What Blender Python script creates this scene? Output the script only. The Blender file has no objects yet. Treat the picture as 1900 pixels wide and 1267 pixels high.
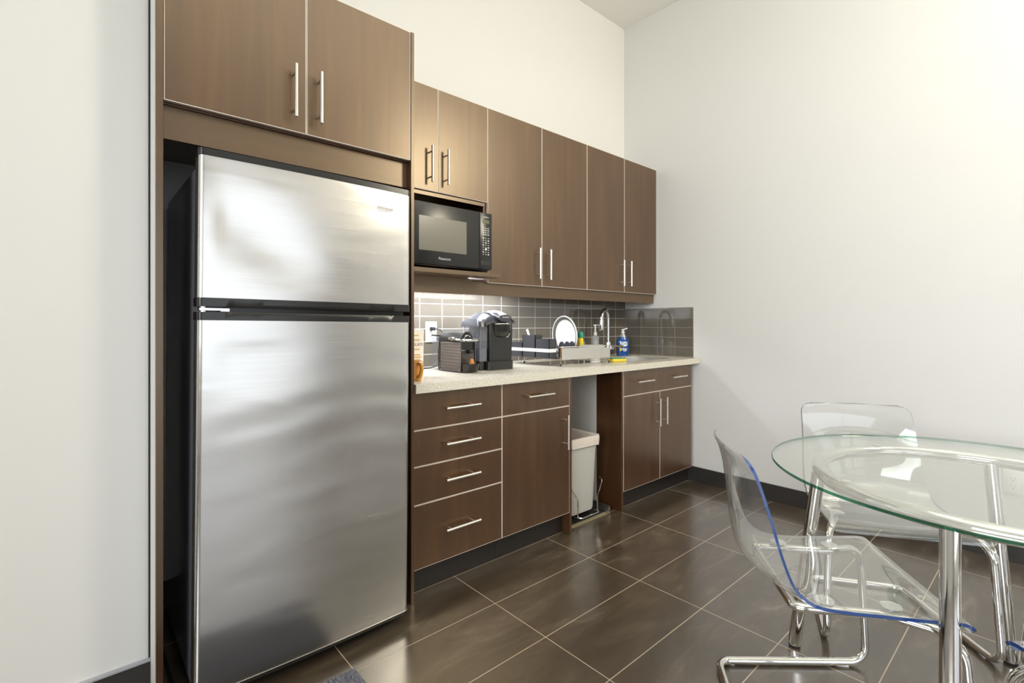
import bpy, bmesh, math, random
from mathutils import Matrix, Vector
random.seed(7)
S = bpy.context.scene
C = S.collection
R = math.radians

# ---------------------------------------------------------------- camera, world, lights, exposure
# room axes: X along the kitchen wall to the right, Y towards the kitchen wall, Z up (metres)
cam = bpy.data.cameras.new('camera')
camo = bpy.data.objects.new('camera', cam)
C.objects.link(camo)
camo.location = (0, 0, 1.172)
camo.rotation_euler = (R(90), 0, R(48.456 - 90))
cam.sensor_fit = 'HORIZONTAL'
cam.sensor_width = 36
cam.lens = 36 * 914.86 / 1900
cam.shift_y = -33.5 / 1900
cam.clip_start = 0.02
S.camera = camo

S.view_settings.view_transform = 'Standard'
S.view_settings.look = 'None'
S.view_settings.gamma = 1
S.view_settings.use_curve_mapping = False
S.view_settings.exposure = -0.10
S.cycles.max_bounces = 14
S.cycles.diffuse_bounces = 6
S.cycles.glossy_bounces = 6
S.cycles.transmission_bounces = 8
S.cycles.transparent_max_bounces = 24
S.cycles.caustics_reflective = False
S.cycles.caustics_refractive = False
S.cycles.sample_clamp_indirect = 6.0

w = bpy.data.worlds.new('world')
S.world = w
w.use_nodes = True
w.node_tree.nodes['Background'].inputs[0].default_value = (0.86, 0.93, 1.0, 1)
w.node_tree.nodes['Background'].inputs[1].default_value = 1.6


def area(name, loc, target, sx, sy, power, col, spread=180):
    l = bpy.data.lights.new(name, 'AREA')
    l.shape = 'RECTANGLE'
    l.size, l.size_y = sx, sy
    l.energy = power
    l.color = col
    l.spread = R(spread)
    o = bpy.data.objects.new(name, l)
    C.objects.link(o)
    o.location = loc
    d = Vector(target) - Vector(loc)
    o.rotation_euler = d.to_track_quat('-Z', 'Y').to_euler()
    return o


# daylight through the front window (behind the photographer) and the window in the far left wall
area('daylight_window', (0.3, -2.97, 1.40), (0.3, 2, 1.40), 3.3, 2.4, 15, (0.96, 0.97, 1.0))
area('daylight_window_side', (-2.97, -0.9, 2.0), (3, -0.9, 0.2), 2.4, 1.5, 78, (0.95, 0.97, 1.0), 100)
# added warm light at the right wall, out of view, for sheen on upper doors
area('door_sheen_light', (3.44, -1.05, 3.02), (1.6, 2.1, 2.1), 1.1, 0.9, 110, (1.0, 0.91, 0.72))
# warm ceiling lamp over the table, then two added fills without fixtures
area('ceiling_lamp_table', (2.0, -0.7, 3.60), (2.0, -0.7, 0), 0.8, 0.8, 4, (1.0, 0.93, 0.78))
area('kitchen_ceiling_fill', (1.7, 0.75, 3.60), (1.7, 0.75, 0), 1.2, 0.5, 6, (1.0, 0.95, 0.86))  # added soft fill for the kitchen zone, not a known lamp
area('ceiling_uplight_fill', (0.9, -0.3, 2.4), (0.9, -0.3, 4), 1.5, 1.5, 48, (1.0, 0.97, 0.90), 150)  # added upward fill that brightens the ceiling, no pendant hangs here

# ---------------------------------------------------------------- mesh helpers
WM = {}


def fin(bm, name, mats, parent=None, smooth=True, local=False, ang=35):
    bmesh.ops.remove_doubles(bm, verts=bm.verts, dist=1e-6)
    bmesh.ops.recalc_face_normals(bm, faces=bm.faces)
    if parent is not None and not local:
        r = parent
        while r.parent:
            r = r.parent
        bm.transform(WM[r.name].inverted())
    me = bpy.data.meshes.new(name)
    bm.to_mesh(me)
    bm.free()
    for m in (mats if isinstance(mats, (list, tuple)) else [mats]):
        me.materials.append(m)
    if smooth:
        for p in me.polygons:
            p.use_smooth = True
        me.set_sharp_from_angle(angle=R(ang))
    o = bpy.data.objects.new(name, me)
    C.objects.link(o)
    if parent is not None:
        o.parent = parent
    else:
        WM[o.name] = Matrix()
    return o


def thing(name, label, cat, loc=(0, 0, 0), rotz=0, group=None):
    o = bpy.data.objects.new(name, None)
    C.objects.link(o)
    o.location = loc
    o.rotation_euler = (0, 0, rotz)
    o.empty_display_size = 0.05
    WM[o.name] = Matrix.Translation(loc) @ Matrix.Rotation(rotz, 4, 'Z')
    return tag(o, label, cat, group)


def tag(o, label, cat, group=None):
    o['label'] = label
    o['category'] = cat
    if group:
        o['group'] = group
    return o


def struct(o):
    o['kind'] = 'structure'
    return o


def dup(root, loc, rotz, label):
    r = root.copy()
    C.objects.link(r)
    r.location = loc
    r.rotation_euler = (0, 0, rotz)
    r['label'] = label
    WM[r.name] = Matrix.Translation(loc) @ Matrix.Rotation(rotz, 4, 'Z')
    for ch in list(root.children):
        c = ch.copy()
        C.objects.link(c)
        c.parent = r
        for g in list(ch.children):
            d = g.copy()
            C.objects.link(d)
            d.parent = c
    return r


def NB():
    return bmesh.new()


def box(bm, x0, x1, y0, y1, z0, z1, bev=0, seg=2, mi=0):
    r = bmesh.ops.create_cube(bm, size=1)
    vs = r['verts']
    for v in vs:
        v.co = ((x0 + x1) / 2 + v.co.x * (x1 - x0), (y0 + y1) / 2 + v.co.y * (y1 - y0), (z0 + z1) / 2 + v.co.z * (z1 - z0))
    fs = {f for v in vs for f in v.link_faces}
    for f in fs:
        f.material_index = mi
    if bev:
        es = {e for v in vs for e in v.link_edges}
        bmesh.ops.bevel(bm, geom=list(es), offset=bev, segments=seg, affect='EDGES', profile=0.5)
    return bm


def ngon(bm, pts, d, mi=0):
    """prism: closed outline pts swept by vector d"""
    d = Vector(d)
    a = [bm.verts.new(p) for p in pts]
    b = [bm.verts.new(Vector(p) + d) for p in pts]
    n = len(pts)
    fs = [bm.faces.new(a[::-1]), bm.faces.new(b)]
    for i in range(n):
        fs.append(bm.faces.new((a[i], a[(i + 1) % n], b[(i + 1) % n], b[i])))
    for f in fs:
        f.material_index = mi
    return bm


def fillet(P, r, seg=8, closed=False):
    P = [Vector(p) for p in P]
    out = []
    n = len(P)
    for i in range(n):
        if not closed and i in (0, n - 1):
            out.append(P[i])
            continue
        a, b, c = P[i - 1], P[i], P[(i + 1) % n]
        u, v = (a - b), (c - b)
        rr = r[i] if isinstance(r, (list, tuple)) else r
        th = u.angle(v)
        if rr <= 0 or th > math.pi - 0.02:
            out.append(b)
            continue
        t = min(rr / math.tan(th / 2), u.length * 0.49, v.length * 0.49)
        rad = t * math.tan(th / 2)
        u.normalize()
        v.normalize()
        cen = b + (u + v).normalized() * (rad / math.sin(th / 2))
        p0, p1 = b + u * t - cen, b + v * t - cen
        tot = p0.angle(p1)
        ax = p0.cross(p1)
        if ax.length < 1e-12:
            out.append(b)
            continue
        ax.normalize()
        for k in range(seg + 1):
            out.append(cen + Matrix.Rotation(tot * k / seg, 3, ax) @ p0)
    return out


def tube(bm, P, rad, n=12, closed=False, mi=0, caps=True):
    P = [Vector(p) for p in P]
    m = len(P)
    rads = rad if isinstance(rad, (list, tuple)) else [rad] * m
    T = []
    for i in range(m):
        if closed:
            t = P[(i + 1) % m] - P[i - 1]
        else:
            t = P[min(i + 1, m - 1)] - P[max(i - 1, 0)]
        T.append(t.normalized())
    ref = Vector((0, 0, 1)) if abs(T[0].z) < 0.9 else Vector((1, 0, 0))
    nrm = (ref - T[0] * ref.dot(T[0])).normalized()
    rings = []
    for i in range(m):
        nrm = (nrm - T[i] * nrm.dot(T[i])).normalized()
        bn = T[i].cross(nrm)
        rings.append([bm.verts.new(P[i] + (nrm * math.cos(a) + bn * math.sin(a)) * rads[i]) for a in [2 * math.pi * k / n for k in range(n)]])
    fs = []
    for i in range(m if closed else m - 1):
        A, B = rings[i], rings[(i + 1) % m]
        off = 0
        if closed and i == m - 1:
            off = min(range(n), key=lambda q: (A[0].co - B[q].co).length)
        for k in range(n):
            fs.append(bm.faces.new((A[k], A[(k + 1) % n], B[(k + 1 + off) % n], B[(k + off) % n])))
    if caps and not closed:
        fs.append(bm.faces.new(rings[0][::-1]))
        fs.append(bm.faces.new(rings[-1]))
    for f in fs:
        f.material_index = mi
    return bm


def lathe(bm, prof, c=(0, 0, 0), n=28, mi=0, sx=1, sy=1, M=None):
    """prof: list of (r, z); rotates about z through c; M optional matrix applied after"""
    rings = []
    for r, z in prof:
        if r < 1e-6:
            v = Vector((0, 0, z))
            rings.append([bm.verts.new((M @ v if M else v) + Vector(c))])
        else:
            L = []
            for k in range(n):
                v = Vector((r * sx * math.cos(2 * math.pi * k / n), r * sy * math.sin(2 * math.pi * k / n), z))
                L.append(bm.verts.new((M @ v if M else v) + Vector(c)))
            rings.append(L)
    for A, B in zip(rings, rings[1:]):
        for k in range(n):
            a0, a1 = A[k % len(A)], A[(k + 1) % len(A)]
            b0, b1 = B[k % len(B)], B[(k + 1) % len(B)]
            vs = []
            for v in (a0, a1, b1, b0):
                if v not in vs:
                    vs.append(v)
            if len(vs) > 2:
                f = bm.faces.new(vs)
                f.material_index = mi
    return bm


def text(s, size, M, mat, parent, name='lettering', depth=0.0004, align='CENTER', shear=0, spacing=1):
    cu = bpy.data.curves.new(name, 'FONT')
    cu.body = s
    cu.size = size
    cu.align_x = align
    cu.align_y = 'CENTER'
    cu.extrude = depth
    cu.shear = shear
    cu.space_character = spacing
    cu.resolution_u = 3
    t = bpy.data.objects.new('tmp', cu)
    C.objects.link(t)
    bpy.context.view_layer.update()
    me = bpy.data.meshes.new_from_object(t.evaluated_get(bpy.context.evaluated_depsgraph_get()))
    bpy.data.objects.remove(t)
    bpy.data.curves.remove(cu)
    bm = NB()
    bm.from_mesh(me)
    bpy.data.meshes.remove(me)
    bm.transform(M)
    return fin(bm, name, mat, parent, smooth=False)


def face_y(x, y, z):
    """text frame on a face that looks towards -Y"""
    return Matrix.Translation((x, y, z)) @ Matrix.Rotation(R(90), 4, 'X')


# ---------------------------------------------------------------- materials
def base(name, col, rough=0.5, metal=0.0, **k):
    m = bpy.data.materials.new(name)
    m.use_nodes = True
    b = m.node_tree.nodes['Principled BSDF']
    b.inputs['Base Color'].default_value = (*col, 1)
    b.inputs['Roughness'].default_value = rough
    b.inputs['Metallic'].default_value = metal
    for key, v in k.items():
        b.inputs[key.replace('_', ' ')].default_value = v
    return m, m.node_tree.nodes, m.node_tree.links, b


def speckle(name, col, rough=0.5, amt=0.06, scale=18, metal=0.0, bump=0.0, **k):
    """plain colour broken up by a faint procedural noise"""
    m, N, L, b = base(name, col, rough, metal, **k)
    tc = N.new('ShaderNodeTexCoord')
    n = N.new('ShaderNodeTexNoise')
    n.inputs['Scale'].default_value = scale
    n.inputs['Detail'].default_value = 4
    L.new(tc.outputs['Object'], n.inputs['Vector'])
    mx = N.new('ShaderNodeMix')
    mx.data_type = 'RGBA'
    mx.inputs[6].default_value = (*[c * (1 - amt) for c in col], 1)
    mx.inputs[7].default_value = (*[min(1, c * (1 + amt)) for c in col], 1)
    L.new(n.outputs['Fac'], mx.inputs[0])
    L.new(mx.outputs[2], b.inputs['Base Color'])
    if bump:
        bp = N.new('ShaderNodeBump')
        bp.inputs['Strength'].default_value = bump
        bp.inputs['Distance'].default_value = 0.002
        L.new(n.outputs['Fac'], bp.inputs['Height'])
        L.new(bp.outputs['Normal'], b.inputs['Normal'])
    return m


def streak(name, stops, scale, rough, bump=0.02, rough_var=0.08, **k):
    m, N, L, b = base(name, stops[0][1], rough, **k)
    tc = N.new('ShaderNodeTexCoord')
    mp = N.new('ShaderNodeMapping')
    mp.inputs['Scale'].default_value = scale
    L.new(tc.outputs['Object'], mp.inputs['Vector'])
    n = N.new('ShaderNodeTexNoise')
    n.inputs['Scale'].default_value = 1
    n.inputs['Detail'].default_value = 7
    n.inputs['Roughness'].default_value = 0.62
    n.inputs['Distortion'].default_value = 0.5
    L.new(mp.outputs[0], n.inputs['Vector'])
    cr = N.new('ShaderNodeValToRGB')
    e = cr.color_ramp.elements
    e[0].position, e[0].color = stops[0][0], (*stops[0][1], 1)
    e[1].position, e[1].color = stops[-1][0], (*stops[-1][1], 1)
    for p, c in stops[1:-1]:
        q = e.new(p)
        q.color = (*c, 1)
    L.new(n.outputs['Fac'], cr.inputs[0])
    L.new(cr.outputs[0], b.inputs['Base Color'])
    mr = N.new('ShaderNodeMapRange')
    mr.inputs[3].default_value = rough - rough_var
    mr.inputs[4].default_value = rough + rough_var
    L.new(n.outputs['Fac'], mr.inputs[0])
    L.new(mr.outputs[0], b.inputs['Roughness'])
    if bump:
        bp = N.new('ShaderNodeBump')
        bp.inputs['Strength'].default_value = bump
        bp.inputs['Distance'].default_value = 0.003
        L.new(n.outputs['Fac'], bp.inputs['Height'])
        L.new(bp.outputs['Normal'], b.inputs['Normal'])
    return m


def grid_lines(N, L, coord, axis, period, offset, width):
    """1 on a joint line, 0 inside a tile"""
    sp = N.new('ShaderNodeSeparateXYZ')
    L.new(coord, sp.inputs[0])

    def mt(op, a, bval):
        x = N.new('ShaderNodeMath')
        x.operation = op
        if isinstance(a, (int, float)):
            x.inputs[0].default_value = a
        else:
            L.new(a, x.inputs[0])
        x.inputs[1].default_value = bval
        return x.outputs[0]
    v = mt('SUBTRACT', sp.outputs[axis], offset)
    v = mt('DIVIDE', v, period)
    v = mt('ADD', v, 0.5)
    fr = N.new('ShaderNodeMath')
    fr.operation = 'FLOORED_MODULO'
    L.new(v, fr.inputs[0])
    fr.inputs[1].default_value = 1
    v = mt('SUBTRACT', fr.outputs[0], 0.5)
    ab = N.new('ShaderNodeMath')
    ab.operation = 'ABSOLUTE'
    L.new(v, ab.inputs[0])
    return mt('LESS_THAN', ab.outputs[0], width / period / 2)


def tiles(name, axes, tile_stops, grout, tscale, rough, gwidth, spec=0.5, bump=0.3, flat=False, coat=0.0):
    m, N, L, b = base(name, grout, rough)
    b.inputs['Specular IOR Level'].default_value = spec
    b.inputs['Coat Weight'].default_value = coat
    b.inputs['Coat Roughness'].default_value = 0.28
    tc = N.new('ShaderNodeTexCoord')
    co = tc.outputs['Object']
    outs = [grid_lines(N, L, co, a, p, o, gwidth) for a, p, o in axes]
    mx = N.new('ShaderNodeMath')
    mx.operation = 'MAXIMUM'
    L.new(outs[0], mx.inputs[0])
    L.new(outs[1], mx.inputs[1])
    mp = N.new('ShaderNodeMapping')
    mp.inputs['Scale'].default_value = tscale
    L.new(co, mp.inputs['Vector'])
    n = N.new('ShaderNodeTexNoise')
    n.inputs['Scale'].default_value = 1
    n.inputs['Detail'].default_value = 8
    n.inputs['Roughness'].default_value = 0.65
    n.inputs['Distortion'].default_value = 0.8
    L.new(mp.outputs[0], n.inputs['Vector'])
    cr = N.new('ShaderNodeValToRGB')
    e = cr.color_ramp.elements
    e[0].position, e[0].color = tile_stops[0][0], (*tile_stops[0][1], 1)
    e[1].position, e[1].color = tile_stops[-1][0], (*tile_stops[-1][1], 1)
    for p, c in tile_stops[1:-1]:
        q = e.new(p)
        q.color = (*c, 1)
    L.new(n.outputs['Fac'], cr.inputs[0])
    mix = N.new('ShaderNodeMix')
    mix.data_type = 'RGBA'
    L.new(mx.outputs[0], mix.inputs[0])
    L.new(cr.outputs[0], mix.inputs[6])
    mix.inputs[7].default_value = (*grout, 1)
    L.new(mix.outputs[2], b.inputs['Base Color'])
    mr = N.new('ShaderNodeMapRange')
    mr.inputs[3].default_value = rough
    mr.inputs[4].default_value = 0.7
    L.new(mx.outputs[0], mr.inputs[0])
    L.new(mr.outputs[0], b.inputs['Roughness'])
    bp = N.new('ShaderNodeBump')
    bp.invert = True
    bp.inputs['Strength'].default_value = bump
    bp.inputs['Distance'].default_value = 0.0015
    L.new(mx.outputs[0], bp.inputs['Height'])
    if not flat:
        bp2 = N.new('ShaderNodeBump')
        bp2.inputs['Strength'].default_value = 0.05
        bp2.inputs['Distance'].default_value = 0.003
        L.new(n.outputs['Fac'], bp2.inputs['Height'])
        L.new(bp.outputs['Normal'], bp2.inputs['Normal'])
        L.new(bp2.outputs['Normal'], b.inputs['Normal'])
    else:
        L.new(bp.outputs['Normal'], b.inputs['Normal'])
    return m


def clear(name, tint, ior, gloss=0.0, haze=0.0):
    """thin clear sheet: what passes straight through plus Fresnel reflection, a trace of haze"""
    m = bpy.data.materials.new(name)
    m.use_nodes = True
    N, L = m.node_tree.nodes, m.node_tree.links
    N.remove(N['Principled BSDF'])
    tr = N.new('ShaderNodeBsdfTransparent')
    tr.inputs[0].default_value = (*tint, 1)
    gl = N.new('ShaderNodeBsdfGlossy')
    gl.inputs['Roughness'].default_value = 0.02
    gl.inputs[0].default_value = (1, 1, 1, 1)
    r0 = ((ior - 1) / (ior + 1)) ** 2
    lw = N.new('ShaderNodeLayerWeight')
    lw.inputs[0].default_value = 0.5
    pw = N.new('ShaderNodeMath')
    pw.operation = 'POWER'
    L.new(lw.outputs['Facing'], pw.inputs[0])
    pw.inputs[1].default_value = 5
    fr = N.new('ShaderNodeMath')
    fr.operation = 'MULTIPLY_ADD'
    L.new(pw.outputs[0], fr.inputs[0])
    fr.inputs[1].default_value = 1 - r0
    fr.inputs[2].default_value = r0
    df = N.new('ShaderNodeBsdfDiffuse')
    df.inputs[0].default_value = (0.85, 0.87, 0.86, 1)
    m0 = N.new('ShaderNodeMixShader')
    m0.inputs[0].default_value = haze
    L.new(tr.outputs[0], m0.inputs[1])
    L.new(df.outputs[0], m0.inputs[2])
    mx = N.new('ShaderNodeMixShader')
    ad = N.new('ShaderNodeMath')
    ad.operation = 'ADD'
    ad.inputs[1].default_value = gloss
    L.new(fr.outputs[0], ad.inputs[0])
    L.new(ad.outputs[0], mx.inputs[0])
    L.new(m0.outputs[0], mx.inputs[1])
    L.new(gl.outputs[0], mx.inputs[2])
    L.new(mx.outputs[0], N['Material Output'].inputs[0])
    return m


WOOD = streak('dark_walnut_laminate', [(0.28, (0.032, 0.0105, 0.004)), (0.5, (0.054, 0.020, 0.007)), (0.72, (0.088, 0.039, 0.013))], (16, 16, 1.1), 0.32, rough_var=0.04, Coat_Weight=0.75, Coat_Roughness=0.34, Coat_Tint=(1, 0.93, 0.80, 1), Specular_IOR_Level=1.0, Specular_Tint=(1, 0.81, 0.57, 1))
WOODH = streak('dark_walnut_laminate_horizontal', [(0.28, (0.045, 0.021, 0.009)), (0.5, (0.062, 0.031, 0.013)), (0.72, (0.08, 0.042, 0.018))], (1.1, 16, 16), 0.32, rough_var=0.04, Coat_Weight=0.75, Coat_Roughness=0.34, Coat_Tint=(1, 0.93, 0.80, 1), Specular_IOR_Level=1.0, Specular_Tint=(1, 0.81, 0.57, 1))
EDGE = speckle('pale_edge_banding', (0.78, 0.70, 0.60), 0.45)
KICK = speckle('black_brown_toe_kick', (0.014, 0.010, 0.008), 0.4)
PAINT = speckle('warm_white_wall_paint', (0.77, 0.765, 0.735), 0.62, 0.012, 3)
CEIL = speckle('ceiling_paint', (0.86, 0.85, 0.81), 0.8, 0.01, 3)
GREYP = speckle('unpainted_grey_board', (0.74, 0.73, 0.68), 0.7, 0.05, 9)
BLACK = speckle('black_plastic', (0.013, 0.0125, 0.011), 0.26)
BLACKM = speckle('matte_black', (0.012, 0.012, 0.013), 0.6)
GLOSSB = speckle('gloss_black_paint', (0.13, 0.13, 0.145), 0.22, 0.25, 260, bump=0.12)
CHAR = speckle('charcoal_plastic', (0.040, 0.041, 0.048), 0.45)
WHITE = speckle('white_plastic', (0.84, 0.84, 0.83), 0.35, 0.02)
CERAM = speckle('white_glazed_ceramic', (0.88, 0.88, 0.86), 0.12, 0.02)
LIGHTG = speckle('light_grey_plastic', (0.56, 0.55, 0.51), 0.4, 0.03)
LINER = speckle('thin_white_bag', (0.78, 0.69, 0.62), 0.45, 0.05, 30, bump=0.4)
CHROME = speckle('polished_chrome', (0.80, 0.79, 0.77), 0.06, 0.02, metal=1.0)
NICKEL = speckle('brushed_nickel', (0.80, 0.76, 0.70), 0.28, 0.03, metal=1.0)
BRUSHED = speckle('brushed_steel_plate', (0.72, 0.70, 0.66), 0.36, 0.04, metal=1.0)
MUST = speckle('mustard_glaze', (0.62, 0.30, 0.055), 0.3, 0.08)
YELLOW = speckle('yellow_plastic', (0.85, 0.66, 0.02), 0.35, 0.04)
GREEN = speckle('teal_green_plastic', (0.02, 0.30, 0.20), 0.35, 0.04)
ORANGE = speckle('orange_foil', (0.62, 0.24, 0.06), 0.3, 0.1)
BLUE = speckle('blue_soap', (0.005, 0.075, 0.30), 0.08, 0.1, Coat_Weight=0.6)
POUCH = speckle('cream_paper_pouch', (0.86, 0.80, 0.72), 0.5, 0.03)
GOLD = speckle('ochre_print', (0.62, 0.36, 0.06), 0.5)
INK = speckle('grey_brown_ink', (0.32, 0.25, 0.2), 0.6)
SILVER = speckle('pale_silver_print', (0.75, 0.75, 0.72), 0.4)
DIM = speckle('dim_green_display', (0.10, 0.11, 0.045), 0.3)
BROWNBAND = speckle('bronze_metal', (0.30, 0.20, 0.12), 0.25, metal=0.9)
SPONGE_Y = speckle('yellow_sponge_foam', (0.80, 0.60, 0.04), 0.9, 0.15, 120, bump=0.6)
SPONGE_G = speckle('green_scouring_pad', (0.08, 0.30, 0.22), 0.95, 0.2, 200, bump=0.6)
MATM = speckle('charcoal_shag', (0.15, 0.15, 0.175), 0.8, 0.95, 420)
DARKTILE = speckle('dark_tile_skirting', (0.032, 0.029, 0.026), 0.3, 0.18, 14)
GREYSTRIP = speckle('pale_grey_metal_edge', (0.42, 0.42, 0.45), 0.35)
RIBM = speckle('titanium_ribbed_metal', (0.17, 0.145, 0.132), 0.32, 0.05, metal=0.75)
ACRYL = clear('clear_acrylic', (0.972, 0.974, 0.972), 1.45, 0.025, 0.06)
GLASS = clear('clear_table_glass', (0.965, 0.98, 0.96), 1.5, 0.0, 0.012)
TANKM = clear('clear_tank_plastic', (0.84, 0.84, 0.89), 1.4, 0.03, 0.07)
FROST = clear('translucent_bottle', (0.80, 0.82, 0.84), 1.4, 0.03, 0.30)
EDGEPALE = speckle('pale_lit_acrylic_edge', (0.80, 0.80, 0.77), 0.15, 0.1, 8, Transmission_Weight=0.6)  # edge tones paint in how light catches each side of one acrylic
EDGEBLUE = speckle('blue_lit_acrylic_edge', (0.014, 0.050, 0.19), 0.12, 0.25, 8, Coat_Weight=0.4)
EDGECLR = speckle('dim_lit_acrylic_edge', (0.34, 0.34, 0.34), 0.12, 0.3, 8, Transmission_Weight=0.5)
EDGEGRN = clear('green_glass_edge', (0.06, 0.26, 0.16), 1.5, 0.0, 0.0)


def steel_mat():
    m, N, L, b = base('stainless_steel_sheet', (0.62, 0.605, 0.58), 0.24, 1.0)
    tc = N.new('ShaderNodeTexCoord')
    mp = N.new('ShaderNodeMapping')
    mp.inputs['Scale'].default_value = (3, 3, 260)
    L.new(tc.outputs['Object'], mp.inputs['Vector'])
    n = N.new('ShaderNodeTexNoise')
    n.inputs['Scale'].default_value = 1
    n.inputs['Detail'].default_value = 3
    L.new(mp.outputs[0], n.inputs['Vector'])
    mr = N.new('ShaderNodeMapRange')
    mr.inputs[3].default_value = 0.20
    mr.inputs[4].default_value = 0.30
    L.new(n.outputs['Fac'], mr.inputs[0])
    L.new(mr.outputs[0], b.inputs['Roughness'])
    b.inputs['Anisotropic'].default_value = 0.35
    # slack sheet metal: slow horizontal ripples
    mp2 = N.new('ShaderNodeMapping')
    mp2.inputs['Scale'].default_value = (2.2, 2.2, 7.5)
    L.new(tc.outputs['Object'], mp2.inputs['Vector'])
    n2 = N.new('ShaderNodeTexNoise')
    n2.inputs['Scale'].default_value = 1.0
    n2.inputs['Detail'].default_value = 1.2
    n2.inputs['Distortion'].default_value = 0.6
    L.new(mp2.outputs[0], n2.inputs['Vector'])
    bp = N.new('ShaderNodeBump')
    bp.inputs['Strength'].default_value = 0.12
    bp.inputs['Distance'].default_value = 0.02
    L.new(n2.outputs['Fac'], bp.inputs['Height'])
    L.new(bp.outputs['Normal'], b.inputs['Normal'])
    return m


def stone_mat():
    m, N, L, b = base('speckled_quartz', (0.6, 0.56, 0.46), 0.22)
    tc = N.new('ShaderNodeTexCoord')

    def vor(scale, feat='F1'):
        v = N.new('ShaderNodeTexVoronoi')
        v.inputs['Scale'].default_value = scale
        L.new(tc.outputs['Object'], v.inputs['Vector'])
        return v
    n = N.new('ShaderNodeTexNoise')
    n.inputs['Scale'].default_value = 210
    n.inputs['Detail'].default_value = 5
    L.new(tc.outputs['Object'], n.inputs['Vector'])
    cr = N.new('ShaderNodeValToRGB')
    e = cr.color_ramp.elements
    e[0].position, e[0].color = 0.32, (0.50, 0.45, 0.34, 1)
    e[1].position, e[1].color = 0.66, (0.84, 0.82, 0.76, 1)
    q = e.new(0.5)
    q.color = (0.70, 0.66, 0.55, 1)
    L.new(n.outputs['Fac'], cr.inputs[0])
    v = vor(320)
    lt = N.new('ShaderNodeMath')
    lt.operation = 'LESS_THAN'
    lt.inputs[1].default_value = 0.085
    L.new(v.outputs['Color'], lt.inputs[0])
    d = N.new('ShaderNodeMath')
    d.operation = 'LESS_THAN'
    d.inputs[1].default_value = 0.5
    L.new(v.outputs['Distance'], d.inputs[0])
    mu = N.new('ShaderNodeMath')
    mu.operation = 'MULTIPLY'
    L.new(lt.outputs[0], mu.inputs[0])
    L.new(d.outputs[0], mu.inputs[1])
    mx = N.new('ShaderNodeMix')
    mx.data_type = 'RGBA'
    L.new(mu.outputs[0], mx.inputs[0])
    L.new(cr.outputs[0], mx.inputs[6])
    mx.inputs[7].default_value = (0.10, 0.085, 0.06, 1)
    L.new(mx.outputs[2], b.inputs['Base Color'])
    return m


STEEL = steel_mat()
STONE = stone_mat()
FLOORM = tiles('dark_stone_floor_tile', [(0, 0.61, 1.316), (1, 0.2955, 1.887)],
               [(0.30, (0.046, 0.032, 0.020)), (0.48, (0.064, 0.046, 0.029)), (0.61, (0.096, 0.073, 0.049)), (0.76, (0.22, 0.185, 0.14))],
               (0.46, 0.37, 0.26), (2.6, 8.5, 1), 0.20, 0.0035, spec=1.0, coat=1.0)
BSPM = tiles('taupe_glass_tile', [(0, 0.1535, 1.477), (2, 0.0737, 1.2875)],
             [(0.2, (0.128, 0.112, 0.090)), (0.8, (0.148, 0.131, 0.107))], (0.66, 0.62, 0.56), (3, 3, 3), 0.06, 0.0034, spec=1.0, flat=True)
BSPM2 = tiles('taupe_glass_tile_side', [(1, 0.1505, 2.305), (2, 0.0737, 1.2875)],
              [(0.2, (0.128, 0.112, 0.090)), (0.8, (0.148, 0.131, 0.107))], (0.30, 0.27, 0.22), (3, 3, 3), 0.06, 0.003, spec=1.0, flat=True)


def emis(name, col, s):
    m, N, L, b = base(name, col, 0.4)
    b.inputs['Emission Color'].default_value = (*col, 1)
    b.inputs['Emission Strength'].default_value = s
    return m


TUBE = emis('fluorescent_diffuser', (0.89, 0.93, 1.0), 85)

# ---------------------------------------------------------------- room shell
XR, YB, ZC = 3.455, 2.478, 3.64
XL, YF = -3.0, -3.0


def slab(name, mat, *b):
    return struct(fin(box(NB(), *b), name, mat, smooth=False))


slab('floor', FLOORM, XL - .1, XR + .1, YF - .1, YB + .1, -0.08, 0)
slab('ceiling', CEIL, XL - .1, XR + .1, YF - .1, YB + .1, ZC, ZC + .08)
slab('wall_back', PAINT, 0.1790, XR + .1, YB, YB + .1, 0, ZC)
slab('wall_right', PAINT, XR, XR + .1, YF, YB, 0, ZC)
slab('wall_left', PAINT, XL, 0.1790, 1.942, YB + .1, 0, ZC)
bm = NB()
box(bm, XL - .1, XL, YF, -2.15, 0, ZC)
box(bm, XL - .1, XL, 0.35, YB + .1, 0, ZC)
box(bm, XL - .1, XL, -2.15, 0.35, 0, 1.20)
box(bm, XL - .1, XL, -2.15, 0.35, 3.10, ZC)
struct(fin(bm, 'wall_side', PAINT, smooth=False))
bm = NB()
for y0, y1 in ((-2.15, -2.10), (-0.93, -0.88), (0.30, 0.35)):
    box(bm, XL - .09, XL - .04, y0, y1, 1.20, 3.10)
box(bm, XL - .09, XL - .04, -2.15, 0.35, 1.20, 1.25)
box(bm, XL - .09, XL - .04, -2.15, 0.35, 3.05, 3.10)
struct(fin(bm, 'window_3', WHITE, smooth=False))
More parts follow.
